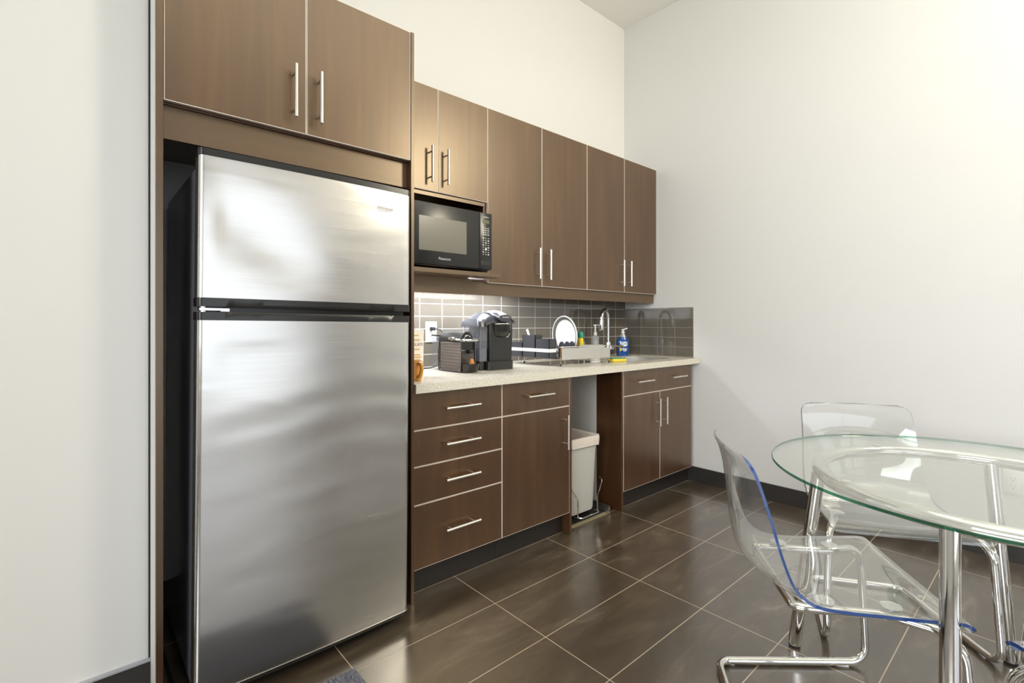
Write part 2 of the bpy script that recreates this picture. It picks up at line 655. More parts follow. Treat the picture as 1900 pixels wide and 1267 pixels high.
# front wall with the window opening that daylight comes through
bm = NB()
box(bm, XL, -1.4, YF - .1, YF, 0, ZC)
box(bm, 2.0, XR, YF - .1, YF, 0, ZC)
box(bm, -1.4, 2.0, YF - .1, YF, 0, 0.15)
box(bm, -1.4, 2.0, YF - .1, YF, 2.65, ZC)
struct(fin(bm, 'wall_front', PAINT, smooth=False))
bm = NB()
for x0, x1 in ((-1.4, -1.35), (0.28, 0.32), (1.95, 2.0)):
    box(bm, x0, x1, YF - .09, YF - .04, 0.15, 2.65)
box(bm, -1.4, 2.0, YF - .09, YF - .04, 0.15, 0.20)
box(bm, -1.4, 2.0, YF - .09, YF - .04, 2.60, 2.65)
struct(fin(bm, 'window_1', WHITE, smooth=False))
slab('door_1', WOOD, 2.08, 2.92, YF + .0005, YF + .03, 0.002, 2.1)
bm = NB()
box(bm, XR - .02, XR - .0005, -1.66, -1.60, 2.50, 3.54)
box(bm, XR - .02, XR - .0005, -0.50, -0.44, 2.50, 3.54)
box(bm, XR - .02, XR - .0005, -1.60, -0.50, 2.50, 2.56)
box(bm, XR - .02, XR - .0005, -1.60, -0.50, 3.48, 3.54)
struct(fin(bm, 'sheen_light_frame', WHITE, smooth=False))  # frame added round the sheen light, no opening behind it
# skirting tiles
o = slab('baseboard_right', DARKTILE, XR - .011, XR - .0005, YF, 1.9, 0, 0.108)
bm = NB()
box(bm, XL, 0.1788, 1.930, 1.9415, 0, 0.104)
struct(fin(bm, 'baseboard_left', DARKTILE, smooth=False))
slab('trim_1', GREYSTRIP, XL, 0.1788, 1.926, 1.9415, 0.104, 0.110)
slab('baseboard_back', DARKTILE, 0.16, 1.04, YB - .011, YB - .0005, 0, 0.108)
slab('trim_2', PAINT, 0.1792, 0.1811, 1.822, 1.9365, 0.0, 2.384)
slab('shadow_gap_strip', BLACKM, 0.1745, 0.1800, 1.9370, 1.9418, 0.111, ZC)  # black strip standing in for the shaded gap between panel and wall
# tiled splashbacks
slab('trim_4', BSPM, 1.062, XR - .001, YB - .013, YB - .0005, 0.917, 1.402)
slab('trim_5', BSPM2, XR - .010, XR - .0005, 1.855, YB - .0135, 0.917, 1.2925)


# ---------------------------------------------------------------- cabinets
def front(parent, name, x0, x1, z0, z1, yf, mat=WOOD):
    """a slab door or drawer front with its pale edge banding; face at yf looking to -Y"""
    g, e = 0.0006, 0.0024
    d = fin(box(NB(), x0 + g + e, x1 - g - e, yf, yf + .0165, z0 + g + e, z1 - g - e), name, mat, parent, smooth=False)
    bm = NB()
    ya, yb = yf + .0007, yf + .0175
    X0, X1, Z0, Z1 = x0 + g, x1 - g, z0 + g, z1 - g
    box(bm, X0, X0 + e, ya, yb, Z0, Z1)
    box(bm, X1 - e, X1, ya, yb, Z0, Z1)
    box(bm, X0 + e, X1 - e, ya, yb, Z0, Z0 + e)
    box(bm, X0 + e, X1 - e, ya, yb, Z1 - e, Z1)
    t = fin(bm, 'edge_banding', EDGE, d, smooth=False)
    t['label'] = 'pale edge banding'
    return d


def handle(d, yf, x=None, z=None, a=0, b=1, vert=True, span=0.128):
    """round bar pull; vert: at x from z=a to b, else at height z from x=a to b"""
    y = yf - 0.032
    m = (a + b) / 2
    bm = NB()
    if vert:
        tube(bm, [(x, y, a), (x, y, b)], 0.0062, 14)
        for q in (m - span / 2, m + span / 2):
            tube(bm, [(x, y + .004, q), (x, yf + .001, q)], 0.0038, 10)
    else:
        tube(bm, [(a, y, z), (b, y, z)], 0.0062, 14)
        for q in (m - span / 2, m + span / 2):
            tube(bm, [(q, y + .004, z), (q, yf + .001, z)], 0.0038, 10)
    h = fin(bm, 'handle', NICKEL, d)
    h['label'] = 'brushed nickel bar handle'
    return h


YW = YB - .0015
# --- tall surround of the refrigerator with its overhead cabinet
t = thing('refrigerator_cabinet', 'tall dark brown surround with two overhead doors above the steel refrigerator', 'cabinet', (0.62, 2.1, 0))
fin(box(NB(), 0.1812, 0.1995, 1.812, YW, 0.0, 2.384, .0008, 1), 'side_panel', WOOD, t, smooth=False)
fin(box(NB(), 1.0455, 1.0600, 1.812, YW, 0.0, 2.384, .0008, 1), 'side_panel', WOOD, t, smooth=False)
bm = NB()
box(bm, 0.2005, 1.0445, 1.836, YW, 1.845, 2.383)
fin(bm, 'cabinet_box', WOOD, t, smooth=False)
fin(box(NB(), 0.2005, 1.0445, 1.846, 1.864, 1.742, 1.844), 'fascia', WOODH, t, smooth=False)
d = front(t, 'door', 0.2005, 0.6215, 1.850, 2.384, 1.815)
handle(d, 1.815, x=0.577, a=1.893, b=2.077)
d = front(t, 'door', 0.6225, 1.0445, 1.850, 2.384, 1.815)
handle(d, 1.815, x=0.665, a=1.893, b=2.077)

# --- wall cabinets
ZT = 2.385
YU = 2.165
t = thing('wall_cabinet', 'short dark brown wall cabinet with open shelf holding the microwave', 'cabinet', (1.4, 2.3, 1.42), group='wall cabinets above the counter')
bm = NB()
box(bm, 1.0615, 1.7355, YU + .019, YW, 1.845, ZT - .001)
fin(bm, 'cabinet_box', WOOD, t, smooth=False)
bm = NB()
box(bm, 1.0615, 1.0785, YU + .019, YW, 1.443, 1.844)
box(bm, 1.7185, 1.7355, YU + .019, YW, 1.443, 1.844)
box(bm, 1.0785, 1.7185, YW - .012, YW, 1.443, 1.844)
box(bm, 1.0785, 1.7185, YU + .004, YU + .020, 1.826, 1.844)
fin(bm, 'niche_side', WOOD, t, smooth=False)
fin(box(NB(), 1.0615, 1.7350, 2.05, YW, 1.420, 1.442, .001, 1), 'shelf', WOODH, t, smooth=False)
d = front(t, 'door', 1.0620, 1.4085, 1.850, ZT, YU)
handle(d, YU, x=1.354, a=1.889, b=2.073)
d = front(t, 'door', 1.4095, 1.7355, 1.850, ZT, YU)
handle(d, YU, x=1.451, a=1.891, b=2.075)

t = thing('wall_cabinet', 'tall two-door dark brown wall cabinet just right of the microwave', 'cabinet', (2.17, 2.3, 1.4), group='wall cabinets above the counter')
fin(box(NB(), 1.7365, 2.5990, YU + .019, YW, 1.404, ZT - .001), 'cabinet_box', WOOD, t, smooth=False)
d = front(t, 'door', 1.7365, 2.1665, 1.400, ZT, YU)
handle(d, YU, x=2.123, a=1.445, b=1.632)
d = front(t, 'door', 2.1675, 2.5990, 1.400, ZT, YU)
handle(d, YU, x=2.216, a=1.444, b=1.631)

t = thing('wall_cabinet', 'tall two-door dark brown wall cabinet in the corner above the sink', 'cabinet', (3.03, 2.3, 1.4), group='wall cabinets above the counter')
fin(box(NB(), 2.6000, 3.4460, YU + .019, YW, 1.404, ZT - .001), 'cabinet_box', WOOD, t, smooth=False)
d = front(t, 'door', 2.6000, 3.0225, 1.400, ZT, YU)
handle(d, YU, x=2.979, a=1.444, b=1.630)
d = front(t, 'door', 3.0235, 3.4460, 1.400, ZT, YU)
handle(d, YU, x=3.069, a=1.445, b=1.630)

t = thing('light_rail', 'dark brown light rail board running under the wall cabinets', 'light rail', (2.25, 2.2, 1.33))
bm = box(NB(), 1.0615, 3.4440, 2.190, 2.2055, 1.331, 1.4035)
box(bm, 1.0615, 1.6200, 2.190, 2.2055, 1.4035, 1.4195)
fin(bm, 'rail_board', WOODH, t, smooth=False)
b_ = fin(box(NB(), 1.0615, 3.4440, 2.206, 2.209, 1.334, 1.4035), 'backing', EDGE, t, smooth=False)
b_['label'] = 'pale inner face'

t = thing('under_cabinet_light', 'slim white strip light fixed under the cabinets behind the rail', 'light', (1.6, 2.29, 1.38))
fin(box(NB(), 1.10, 2.10, 2.262, 2.330, 1.385, 1.402, .002, 1), 'housing', WHITE, t, smooth=False)
fin(box(NB(), 1.12, 2.08, 2.270, 2.322, 1.380, 1.3845), 'diffuser', TUBE, t, smooth=False)

# --- base cabinets
YD = 1.835
t = thing('drawer_cabinet', 'dark brown base cabinet of four stacked drawers beside the refrigerator', 'cabinet', (1.31, 2.1, 0))
fin(box(NB(), 1.0615, 1.5605, YD + .018, YW, 0.118, 0.876), 'cabinet_box', WOOD, t, smooth=False)
fin(box(NB(), 1.0615, 1.5605, 1.893, 1.909, 0.001, 0.117), 'toe_kick', KICK, t, smooth=False)
for z0, z1, hz in ((0.7165, 0.8775, 0.799), (0.5615, 0.7155, 0.642), (0.3985, 0.5605, 0.484), (0.1225, 0.3975, 0.264)):
    d = front(t, 'drawer', 1.0615, 1.5605, z0, z1, YD)
    handle(d, YD, z=hz, a=1.217, b=1.405, vert=False)

t = thing('base_cabinet', 'dark brown base cabinet with one drawer over one tall door', 'cabinet', (1.81, 2.1, 0))
fin(box(NB(), 1.5615, 2.0540, YD + .018, YW, 0.118, 0.876), 'cabinet_box', WOOD, t, smooth=False)
fin(box(NB(), 1.5615, 2.0540, 1.893, 1.909, 0.001, 0.117), 'toe_kick', KICK, t, smooth=False)
fin(box(NB(), 2.0545, 2.0715, 1.836, YW, 0.0005, 0.8775, .0008, 1), 'side_panel', WOOD, t, smooth=False)
d = front(t, 'drawer', 1.5615, 2.0530, 0.7165, 0.8775, YD)
handle(d, YD, z=0.800, a=1.712, b=1.900, vert=False)
d = front(t, 'door', 1.5615, 2.0530, 0.1225, 0.7155, YD)
handle(d, YD, x=2.010, a=0.486, b=0.673)

t = thing('sink_cabinet', 'dark brown base cabinet under the sink with two doors below two-handled front', 'cabinet', (2.96, 2.1, 0))
fin(box(NB(), 2.5530, 3.3850, YD + .018, YW - .02, 0.118, 0.700), 'cabinet_box', WOOD, t, smooth=False)
fin(box(NB(), 2.5530, 3.4430, 1.893, 1.909, 0.001, 0.117), 'toe_kick', KICK, t, smooth=False)
fin(box(NB(), 2.5350, 2.5515, 1.836, YW, 0.0005, 0.8775, .0008, 1), 'side_panel', WOOD, t, smooth=False)
fin(box(NB(), 3.3690, 3.3850, YD + .018, YW - .02, 0.701, 0.876), 'side_panel', WOOD, t, smooth=False)
b_ = fin(box(NB(), 2.5325, 2.5348, 2.033, YW, 0.0005, 0.8775), 'side_lining', GREYP, t, smooth=False)
b_['label'] = 'pale grey bare side board'
d = front(t, 'false_drawer_front', 2.5525, 3.3855, 0.7165, 0.8775, YD)
handle(d, YD, z=0.800, a=2.665, b=2.849, vert=False)
handle(d, YD, z=0.800, a=3.080, b=3.266, vert=False)
d = front(t, 'door', 2.5525, 2.9645, 0.1225, 0.7155, YD)
handle(d, YD, x=2.921, a=0.487, b=0.671)
d = front(t, 'door', 2.9655, 3.3855, 0.1225, 0.7155, YD)
handle(d, YD, x=3.006, a=0.490, b=0.673)

# --- worktop with the sink cut-out
SX0, SX1, SY0, SY1 = 2.80, 3.30, 1.93, 2.27
bm = NB()
xs, ys = [1.0615, SX0, SX1, 3.4435], [1.800, SY0, SY1, YB - .0135]
zs = (0.8785, 0.917)
V = {(i, j, k): bm.verts.new((xs[i], ys[j], zs[k])) for i in range(4) for j in range(4) for k in range(2)}
for i in range(3):
    for j in range(3):
        if (i, j) == (1, 1):
            continue
        for k in range(2):
            bm.faces.new([V[i, j, k], V[i + 1, j, k], V[i + 1, j + 1, k], V[i, j + 1, k]])
for i in range(3):
    for j in (0, 3):
        bm.faces.new([V[i, j, 0], V[i + 1, j, 0], V[i + 1, j, 1], V[i, j, 1]])
        bm.faces.new([V[j, i, 0], V[j, i + 1, 0], V[j, i + 1, 1], V[j, i, 1]])
for a, b in (((1, 1), (2, 1)), ((2, 1), (2, 2)), ((2, 2), (1, 2)), ((1, 2), (1, 1))):
    bm.faces.new([V[a[0], a[1], 0], V[b[0], b[1], 0], V[b[0], b[1], 1], V[a[0], a[1], 1]])
tag(fin(bm, 'countertop', STONE, smooth=False), 'speckled beige stone countertop along the kitchen wall', 'countertop')

t = thing('sink', 'stainless undermount sink basin set into the counter below the tap', 'sink', (3.05, 2.1, 0.72))
bm = NB()
pts = [(0.001, 0), (0.001, -0.17)]
x0, x1, y0, y1 = SX0 + .0015, SX1 - .0015, SY0 + .0015, SY1 - .0015
box(bm, x0, x1, y0, y0 + .002, 0.725, 0.9155)
box(bm, x0, x1, y1 - .002, y1, 0.725, 0.9155)
box(bm, x0, x0 + .002, y0, y1, 0.725, 0.9155)
box(bm, x1 - .002, x1, y0, y1, 0.725, 0.9155)
box(bm, x0, x1, y0, y1, 0.722, 0.725)
fin(bm, 'basin', BRUSHED, t, smooth=False)
fin(lathe(NB(), [(0.0, .0035), (.03, .0035), (.042, .002), (.043, 0)], (3.05, 2.10, 0.7252)), 'drain', CHROME, t)

# ---------------------------------------------------------------- refrigerator
FX0, FX1, FYF = 0.262, 0.973, 1.700
t = thing('refrigerator', 'large stainless steel top-freezer refrigerator with black sides and trims', 'refrigerator', (0.62, 2.05, 0.0))
t.rotation_euler = (0, R(0.45), 0)
WM[t.name] = Matrix.Translation((0.62, 2.05, 0.0))
b_ = fin(box(NB(), FX0 + .006, FX1 - .006, 1.775, 2.405, 0.045, 1.655, .004, 2), 'body', GLOSSB, t)
b_['label'] = 'gloss black side and top shell'


def door_plan(yb=1.768, inset=0.0, n=40, r=0.016):
    """outline of a slightly bowed door, seen from above"""
    x0, x1 = FX0 + inset, FX1 - inset
    pts = [(x0, yb)]
    bow = lambda x: FYF + inset + 0.010 * ((x - (x0 + x1) / 2) / ((x1 - x0) / 2)) ** 2
    for k in range(7):
        a = math.pi / 2 * k / 6
        pts.append((x0 + r - r * math.cos(a), bow(x0 + r) + r - r * math.sin(a)))
    for k in range(1, n):
        x = x0 + r + (x1 - x0 - 2 * r) * k / n
        pts.append((x, bow(x)))
    for k in range(7):
        a = math.pi / 2 * k / 6
        pts.append((x1 - r + r * math.sin(a), bow(x1 - r) + r - r * math.cos(a)))
    pts.append((x1, yb))
    return pts


def door_skin(name, z0, z1, nz, dent):
    bm = NB()
    pl = door_plan()
    rows = []
    for j in range(nz + 1):
        z = z0 + (z1 - z0) * j / nz
        rows.append([bm.verts.new((x, y + (dent(x, z) if y < FYF + .013 else 0), z)) for x, y in pl])
    for A, B in zip(rows, rows[1:]):
        for k in range(len(pl) - 1):
            bm.faces.new((A[k], A[k + 1], B[k + 1], B[k]))
    bm.faces.new(rows[0][::-1])
    bm.faces.new(rows[-1])
    for A, B in zip(rows, rows[1:]):
        bm.faces.new((A[-1], A[0], B[0], B[-1]))
    return fin(bm, name, STEEL, t, ang=50)


def dent_upper(x, z):
    # broad dent in the sheet, left of the middle, with a raised crescent round it
    dx, dz = (x - 0.43) / 0.13, (z - 1.44) / 0.10
    q = dx * dx + dz * dz + 0.9 * dx * dz
    edge = min(1, max(0, (x - FX0 - .02) / .05)) * min(1, max(0, (FX1 - .03 - x) / .05)) * min(1, max(0, (z - 1.255) / .05)) * min(1, max(0, (1.665 - z) / .05))
    return edge * 0.010 * math.exp(-q * 0.8)


def dent_lower(x, z):
    edge = min(1, max(0, (x - FX0 - .02) / .06)) * min(1, max(0, (1.16 - z) / .06)) * min(1, max(0, (z - .1) / .1))
    q = ((x - 0.42) / 0.16) ** 2 + ((z - 1.06) / 0.07) ** 2
    rip = 0.0011 * math.sin(z * 52 + 2.2 * math.sin(x * 6)) * math.exp(-((z - 0.82) / .22) ** 2) * (0.35 + 0.65 * min(1, max(0, (x - .5) / .3)))
    return edge * (0.0035 * math.exp(-q) + rip)


du = door_skin('freezer_door', 1.247, 1.673, 60, dent_upper)
dl = door_skin('fresh_food_door', 0.058, 1.179, 110, dent_lower)


def plan_band(bm, zl, zh, inset=-0.0015, yb=1.775):
    """a trim strip that follows the door plan between zl(x) and zh(x)"""
    pl = door_plan(yb=yb, inset=inset)
    lo = [bm.verts.new((x, y, zl(x))) for x, y in pl]
    hi = [bm.verts.new((x, y, zh(x))) for x, y in pl]
    for k in range(len(pl) - 1):
        bm.faces.new((lo[k], lo[k + 1], hi[k + 1], hi[k]))
    bm.faces.new((lo[-1], lo[0], hi[0], hi[-1]))
    # top and bottom as strips to the back edge
    for row in (lo, hi):
        n = len(row)
        for k in range((n - 1) // 2):
            a, b, c, d = row[k], row[k + 1], row[n - 2 - k], row[n - 1 - k]
            vs = []
            for v in (a, b, c, d):
                if v not in vs:
                    vs.append(v)
            if len(vs) > 2:
                bm.faces.new(vs)
    return bm


def sm(a, b, x):
    u = min(1, max(0, (x - a) / (b - a)))
    return u * u * (3 - 2 * u)


scal = lambda x: sm(0.315, 0.45, x) * (1 - sm(0.80, 0.91, x))
k_ = lambda v: (lambda x: v)
tr = fin(plan_band(NB(), k_(1.6735), k_(1.694)), 'trim', BLACK, du)
tr = fin(plan_band(NB(), lambda x: 1.2205 + 0.0075 * scal(x), k_(1.2465)), 'trim', BLACK, du)
tr = fin(plan_band(NB(), k_(1.1795), lambda x: 1.204 - 0.008 * scal(x)), 'trim', BLACK, dl)
tr = fin(plan_band(NB(), k_(0.046), k_(0.0570), inset=0.001), 'trim', BLACK, dl)
h = fin(plan_band(NB(), k_(0.0572), k_(0.0592), inset=-0.0012), 'edge_strip', NICKEL, dl)
h['label'] = 'bright lower edge'
fin(box(NB(), FX0 + .02, FX1 - .01, 1.748, 1.774, 1.19, 1.236), 'grip_recess', BLACK, t, smooth=False)
bm = NB()
box(bm, FX0 + .004, 0.330, 1.712, 1.735, 1.208, 1.2165, .001, 1)
box(bm, 0.322, 0.348, 1.716, 1.735, 1.2055, 1.2165, .001, 1)
tube(bm, [(FX0 + .016, 1.722, 1.204), (FX0 + .016, 1.722, 1.222)], .008, 12)
h = fin(bm, 'hinge', CHROME, t)
h['label'] = 'silver middle hinge'
fin(box(NB(), FX0 + .02, FX1 - .02, 1.80, 1.82, 0.012, 0.05), 'base_grille', BLACKM, t, smooth=False)
for x in (FX0 + .06, FX1 - .06):
    fin(tube(NB(), [(x, 1.79, 0.0045), (x, 1.79, 0.05)], [.018, .014], 12), 'foot', BLACK, t)
    fin(tube(NB(), [(x, 2.36, 0.0045), (x, 2.36, 0.05)], [.018, .014], 12), 'foot', BLACK, t)
bx = 0.857
by = FYF + 0.010 * ((bx - .6175) / .3555) ** 2
bm = NB()
lathe(bm, [(0, .0028), (.030, .0028), (.0345, .0018), (.036, 0)], n=40, sy=0.34, M=Matrix.Rotation(R(90), 3, 'X'), c=(bx, by - .0002, 1.606))
bd = fin(bm, 'badge', speckle('bright_white_enamel', (0.93, 0.93, 0.92), 0.5, 0.01), t)
bd['label'] = 'white oval badge with grey script'
text('Whirlpool', 0.0155, face_y(bx, by - .0033, 1.6055), INK, bd, shear=0.35)

# mains cord lying on the floor left of the refrigerator
bm = NB()
tube(bm, fillet([(0.225, 2.40, 0.006), (0.232, 2.2, 0.006), (0.236, 1.95, 0.006), (0.2395, 1.70, 0.006), (0.235, 1.40, 0.006)], 0.2), 0.005, 8)
tag(fin(bm, 'power_cord', BLACKM), 'black power cord on the floor in the gap left of the refrigerator', 'cord')

# ---------------------------------------------------------------- microwave
MX0, MX1, MY = 1.200, 1.7145, 2.100
t = thing('microwave', 'black countertop microwave oven in the open shelf under the short cabinet', 'microwave', (1.46, 2.2, 1.442))
fin(box(NB(), MX0 + .002, MX1 - .002, MY + .022, 2.44, 1.460, 1.773, .006, 2), 'body', BLACK, t)
d = fin(box(NB(), MX0, 1.6275, MY, MY + .0215, 1.465, 1.7725, .004, 2), 'door', BLACK, t)
WINM = speckle('microwave_window_mesh', (0.18, 0.17, 0.135), 0.22, 0.05, 500)
f_ = fin(box(NB(), 1.2535, 1.5415, MY - .0012, MY + .004, 1.533, 1.7035, .001, 1), 'window', WINM, d)
f_['label'] = 'grey see-through window'
text('Panasonic', 0.0185, face_y(1.405, MY - .0006, 1.499), SILVER, d, spacing=1.0)
p = fin(box(NB(), 1.6285, MX1, MY, MY + .0215, 1.465, 1.7725, .004, 2), 'control_panel', BLACK, t)
f_ = fin(box(NB(), 1.649, 1.694, MY - .0008, MY + .004, 1.715, 1.733), 'display', DIM, p, smooth=False)
f_['label'] = 'dim greenish display'
bm = NB()
for r in range(4):
    for c in range(3):
        box(bm, 1.649 + c * .0165, 1.658 + c * .0165 + (.002 if r % 2 else 0), MY - .0006, MY + .002, 1.686 - r * .0115, 1.690 - r * .0115)
for r in range(8):
    for c in range(3):
        s = .0035 if (r + c) % 3 else .0055
        x = 1.653 + c * .0175
        z = 1.634 - r * .0125
        box(bm, x - s * .8, x + s * .8, MY - .0006, MY + .002, z - s * .55, z + s * .55)
lathe(bm, [(0, .0012), (.0065, .0012), (.0065, -.002)], n=16, M=Matrix.Rotation(R(90), 3, 'X'), c=(1.671, MY, 1.575))
fin(bm, 'keypad', SILVER, p, smooth=False)
bm = NB()
box(bm, 1.648, 1.690, MY - .0006, MY + .002, 1.7475, 1.7495)
box(bm, 1.662, 1.678, MY - .0006, MY + .002, 1.7465, 1.7515)
fin(bm, 'printed_mark', SILVER, p, smooth=False)
fin(box(NB(), 1.640, 1.703, MY - .002, MY + .004, 1.485, 1.513, .001, 1), 'door_button', BLACK, p)
for x in (1.24, 1.67):
    for y in (MY + .06, 2.40):
        fin(tube(NB(), [(x, y, 1.4425), (x, y, 1.462)], .012, 12), 'foot', BLACKM, t)

# ---------------------------------------------------------------- splashback outlet and things on the counter
ZK = 0.9175


def outlet(name, label, M, plug=False):
    """duplex receptacle, built looking to -Y at the origin then placed by M"""
    t = thing(name, label, 'outlet', (0, 0, 0))
    WM[t.name] = Matrix()
    t.matrix_world = M
    fin(box(NB(), -.0375, .0375, -.0055, 0, -.059, .059, .0025, 2), 'cover_plate', WHITE, t, local=True)
    fin(box(NB(), -.0175, .0175, -.0075, -.005, -.034, .034, .001, 1), 'receptacle', WHITE, t, local=True)
    for dz in (.019, -.019):
        bm = NB()
        box(bm, -.0085, -.0065, -.0079, -.007, dz - .001, dz + .007)
        box(bm, .0060, .0080, -.0079, -.007, dz, dz + .006)
        tube(bm, [(0, -.0079, dz - .008), (0, -.007, dz - .008)], .0028, 8)
        fin(bm, 'socket_slots', BLACKM, t, smooth=False, local=True)
    return t


outlet('wall_outlet', 'white double outlet on the tiled splashback behind the coffee machines', Matrix.Translation((1.5515, YB - .0135, 1.1225)))
outlet('wall_outlet', 'white double outlet low on the bare wall behind the glass table', Matrix.Translation((XR - .0005, 0.180, 0.390)) @ Matrix.Rotation(R(-90), 4, 'Z'))

bm = NB()
box(bm, 1.537, 1.562, 2.428, 2.4555, 1.131, 1.152, .003, 2)
tube(bm, fillet([(1.556, 2.43, 1.142), (1.58, 2.40, 1.135), (1.60, 2.385, 1.10), (1.592, 2.385, 1.02), (1.56, 2.40, .93), (1.50, 2.385, .922), (1.42, 2.38, .9215), (1.36, 2.36, .9215)], .03, 6), .0035, 8)
tag(fin(bm, 'power_cord', BLACKM), 'black plug and cord hanging from the splashback outlet', 'cord')

# mustard mug at the end of the counter
t = thing('mug', 'mustard yellow mug at the counter end beside the refrigerator panel', 'mug', (1.138, 1.955, ZK), R(-86))
bm = lathe(NB(), [(0, .001), (.036, .001), (.040, .006), (.043, .05), (.0445, .083), (.0430, .085), (.0412, .083), (.0395, .05), (.036, .012), (0, .011)])
fin(bm, 'cup', MUST, t, local=True)
fin(tube(NB(), fillet([(.040, -.002, .076), (.066, -.004, .080), (.074, -.004, .055), (.062, -.004, .02), (.038, -.002, .016)], .014, 5), .0085, 12), 'mug_handle', MUST, t, local=True)

# paper pouch behind it
t = thing('pouch', 'cream stand-up pouch with ochre print behind the mustard mug', 'pouch', (1.205, 2.10, ZK))
bm = NB()
rows = []
for j in range(13):
    u = j / 12
    z = ZK + .001 + .222 * u
    hw = 0.066 + 0.010 * u
    th = 0.034 * (1 - u) ** 0.8 + 0.002
    rows.append([bm.verts.new((1.207 + (hw) * math.copysign(abs(math.cos(a)) ** .55, math.cos(a)), 2.10 + th * math.sin(a), z)) for a in [2 * math.pi * k / 24 for k in range(24)]])
for A, B in zip(rows, rows[1:]):
    for k in range(24):
        bm.faces.new((A[k], A[(k + 1) % 24], B[(k + 1) % 24], B[k]))
bm.faces.new(rows[0][::-1])
bm.faces.new(rows[-1])
p = fin(bm, 'bag', POUCH, t)


def onp(x, z):
    u = (z - ZK) / .223
    th = 0.034 * (1 - u) ** 0.8 + 0.002
    return face_y(x, 2.10 - th - .0008, z) @ Matrix.Rotation(R(-8), 4, 'X')


text('CHOCOLATE', 0.021, onp(1.209, ZK + .152), INK, p, spacing=0.95)
for z, w_ in ((.197, .05), (.1745, .06), (.130, .05), (.103, .05), (.092, .06), (.080, .045)):
    q = box(NB(), -w_ / 2, w_ / 2, -.0025, .0025, -.0003, .0006)
    q.transform(onp(1.222, ZK + z))
    fin(q, 'printed_line', GOLD, p, smooth=False)
q = lathe(NB(), [(0, .001), (.014, .001), (.016, 0)], n=20, sx=.75)
q.transform(onp(1.245, ZK + .052) @ Matrix.Rotation(R(-35), 4, 'Z'))
fin(q, 'printed_emblem', GOLD, p, smooth=False)

# small capsule espresso machine
t = thing('capsule_machine', 'small capsule coffee machine with ribbed side panels and chrome lever', 'coffee machine', (1.530, 2.20, ZK), R(3))


def ribbed(x, sgn, y0, y1, z0, z1):
    """panel with horizontal ribs on its outer face"""
    bm = NB()
    n = 9
    prof = [(0, z0)]
    for k in range(n):
        za, zb = z0 + (z1 - z0) * k / n, z0 + (z1 - z0) * (k + 1) / n
        for q in range(5):
            a = q / 4
            prof.append((.0015 + .004 * math.sin(math.pi * a), za + (zb - za) * a))
    prof.append((0, z1))
    ngon(bm, [(x + sgn * d_, y0, z) for d_, z in prof], (0, y1 - y0, 0))
    return bm


fin(box(NB(), -.046, .046, -.118, .085, .002, .118, .006, 2), 'body', BLACK, t, local=True)
pn = fin(ribbed(-.0465, -1, -.122, .050, .004, .156), 'side_panel', RIBM, t, local=True)
pn['label'] = 'ribbed titanium side panel'
for y in (-.114, .042):
    for z in (.012, .147):
        fin(tube(NB(), [(-.050, y, z), (-.0555, y, z)], .0042, 10), 'screw', CHROME, pn, local=True)
fin(ribbed(.0465, 1, -.122, .050, .004, .156), 'side_panel', RIBM, t, local=True)
bm = NB()
pr = [(-.044 * math.cos(a), -.04, .150 + .062 * math.sin(a)) for a in [math.pi * k / 18 for k in range(19)]] + [(.044, -.04, .112), (-.044, -.04, .112)]
ngon(bm, [(x, -.112, z) for x, _, z in pr], (0, .19, 0))
hd = fin(bm, 'brew_head', BLACK, t, local=True)
bm = NB()
P = [(.022 * math.cos(a), -.1145, .170 + .022 * math.sin(a)) for a in [math.pi * (k / 10) for k in range(-2, 13)]]
tube(bm, P, .0022, 8)
rg = fin(bm, 'ring', CHROME, hd, local=True)
bm = NB()
for k in range(11):
    z = .048 + k * .0062
    box(bm, -.040, .040, -.1205, -.116, z, z + .0035)
fin(bm, 'drip_back_ribs', RIBM, t, smooth=False, local=True)
bm = NB()
tube(bm, fillet([(-.056, -.03, .176), (-.060, -.09, .172), (-.052, -.150, .166), (.052, -.150, .166), (.060, -.09, .172), (.056, -.03, .176)], .02, 6), .0056, 10)
lathe(bm, [(0, -.006), (.010, -.006), (.010, .006), (0, .006)], n=16, M=Matrix.Rotation(R(90), 3, 'Y'), c=(-.057, -.06, .174))
fin(bm, 'lever', CHROME, t, local=True)
bm = NB()
pr = [(-.044, -.122), (-.044, -.150), (-.036, -.175), (-.018, -.190), (0, -.194), (.018, -.190), (.036, -.175), (.044, -.150), (.044, -.122)]
lo = [bm.verts.new((x, y if y > -.13 else -.122 + (y + .122) * .55, .001)) for x, y in pr]
hi = [bm.verts.new((x, y, .046)) for x, y in pr]
n = len(pr)
for k in range(n):
    bm.faces.new((lo[k], lo[(k + 1) % n], hi[(k + 1) % n], hi[k]))
bm.faces.new(lo[::-1])
bm.faces.new(hi)
fin(bm, 'drip_tray', BLACK, t, local=True)
fin(box(NB(), -.012, .012, -.150, -.112, .098, .116, .003, 2), 'spout', BLACK, hd, local=True)
bm = NB()
tz = .185
box(bm, -.040, .040, .088, .150, .003, tz, .012, 3)
tk = fin(bm, 'water_tank', TANKM, t, local=True)
fin(box(NB(), -.042, .042, .086, .152, tz + .0005, tz + .008, .003, 2), 'tank_lid', BLACK, t, local=True)
# foil capsule and a few crumbs of packaging on its tray
bm = lathe(NB(), [(0, 0), (.013, 0), (.0145, .003), (.012, .010), (.010, .019), (.005, .026), (0, .027)], n=12)
for v in bm.verts:
    v.co += Vector((random.uniform(-1, 1), random.uniform(-1, 1), random.uniform(-.6, .6))) * .003
    if v.co.z < 0.0004:
        v.co.z = 0.0004
    v.co = Vector((1.5335, 2.043, ZK + .0468)) + v.co
tag(fin(bm, 'capsule', ORANGE, smooth=False), 'orange foil capsule on the tray of the small capsule machine', 'capsule')

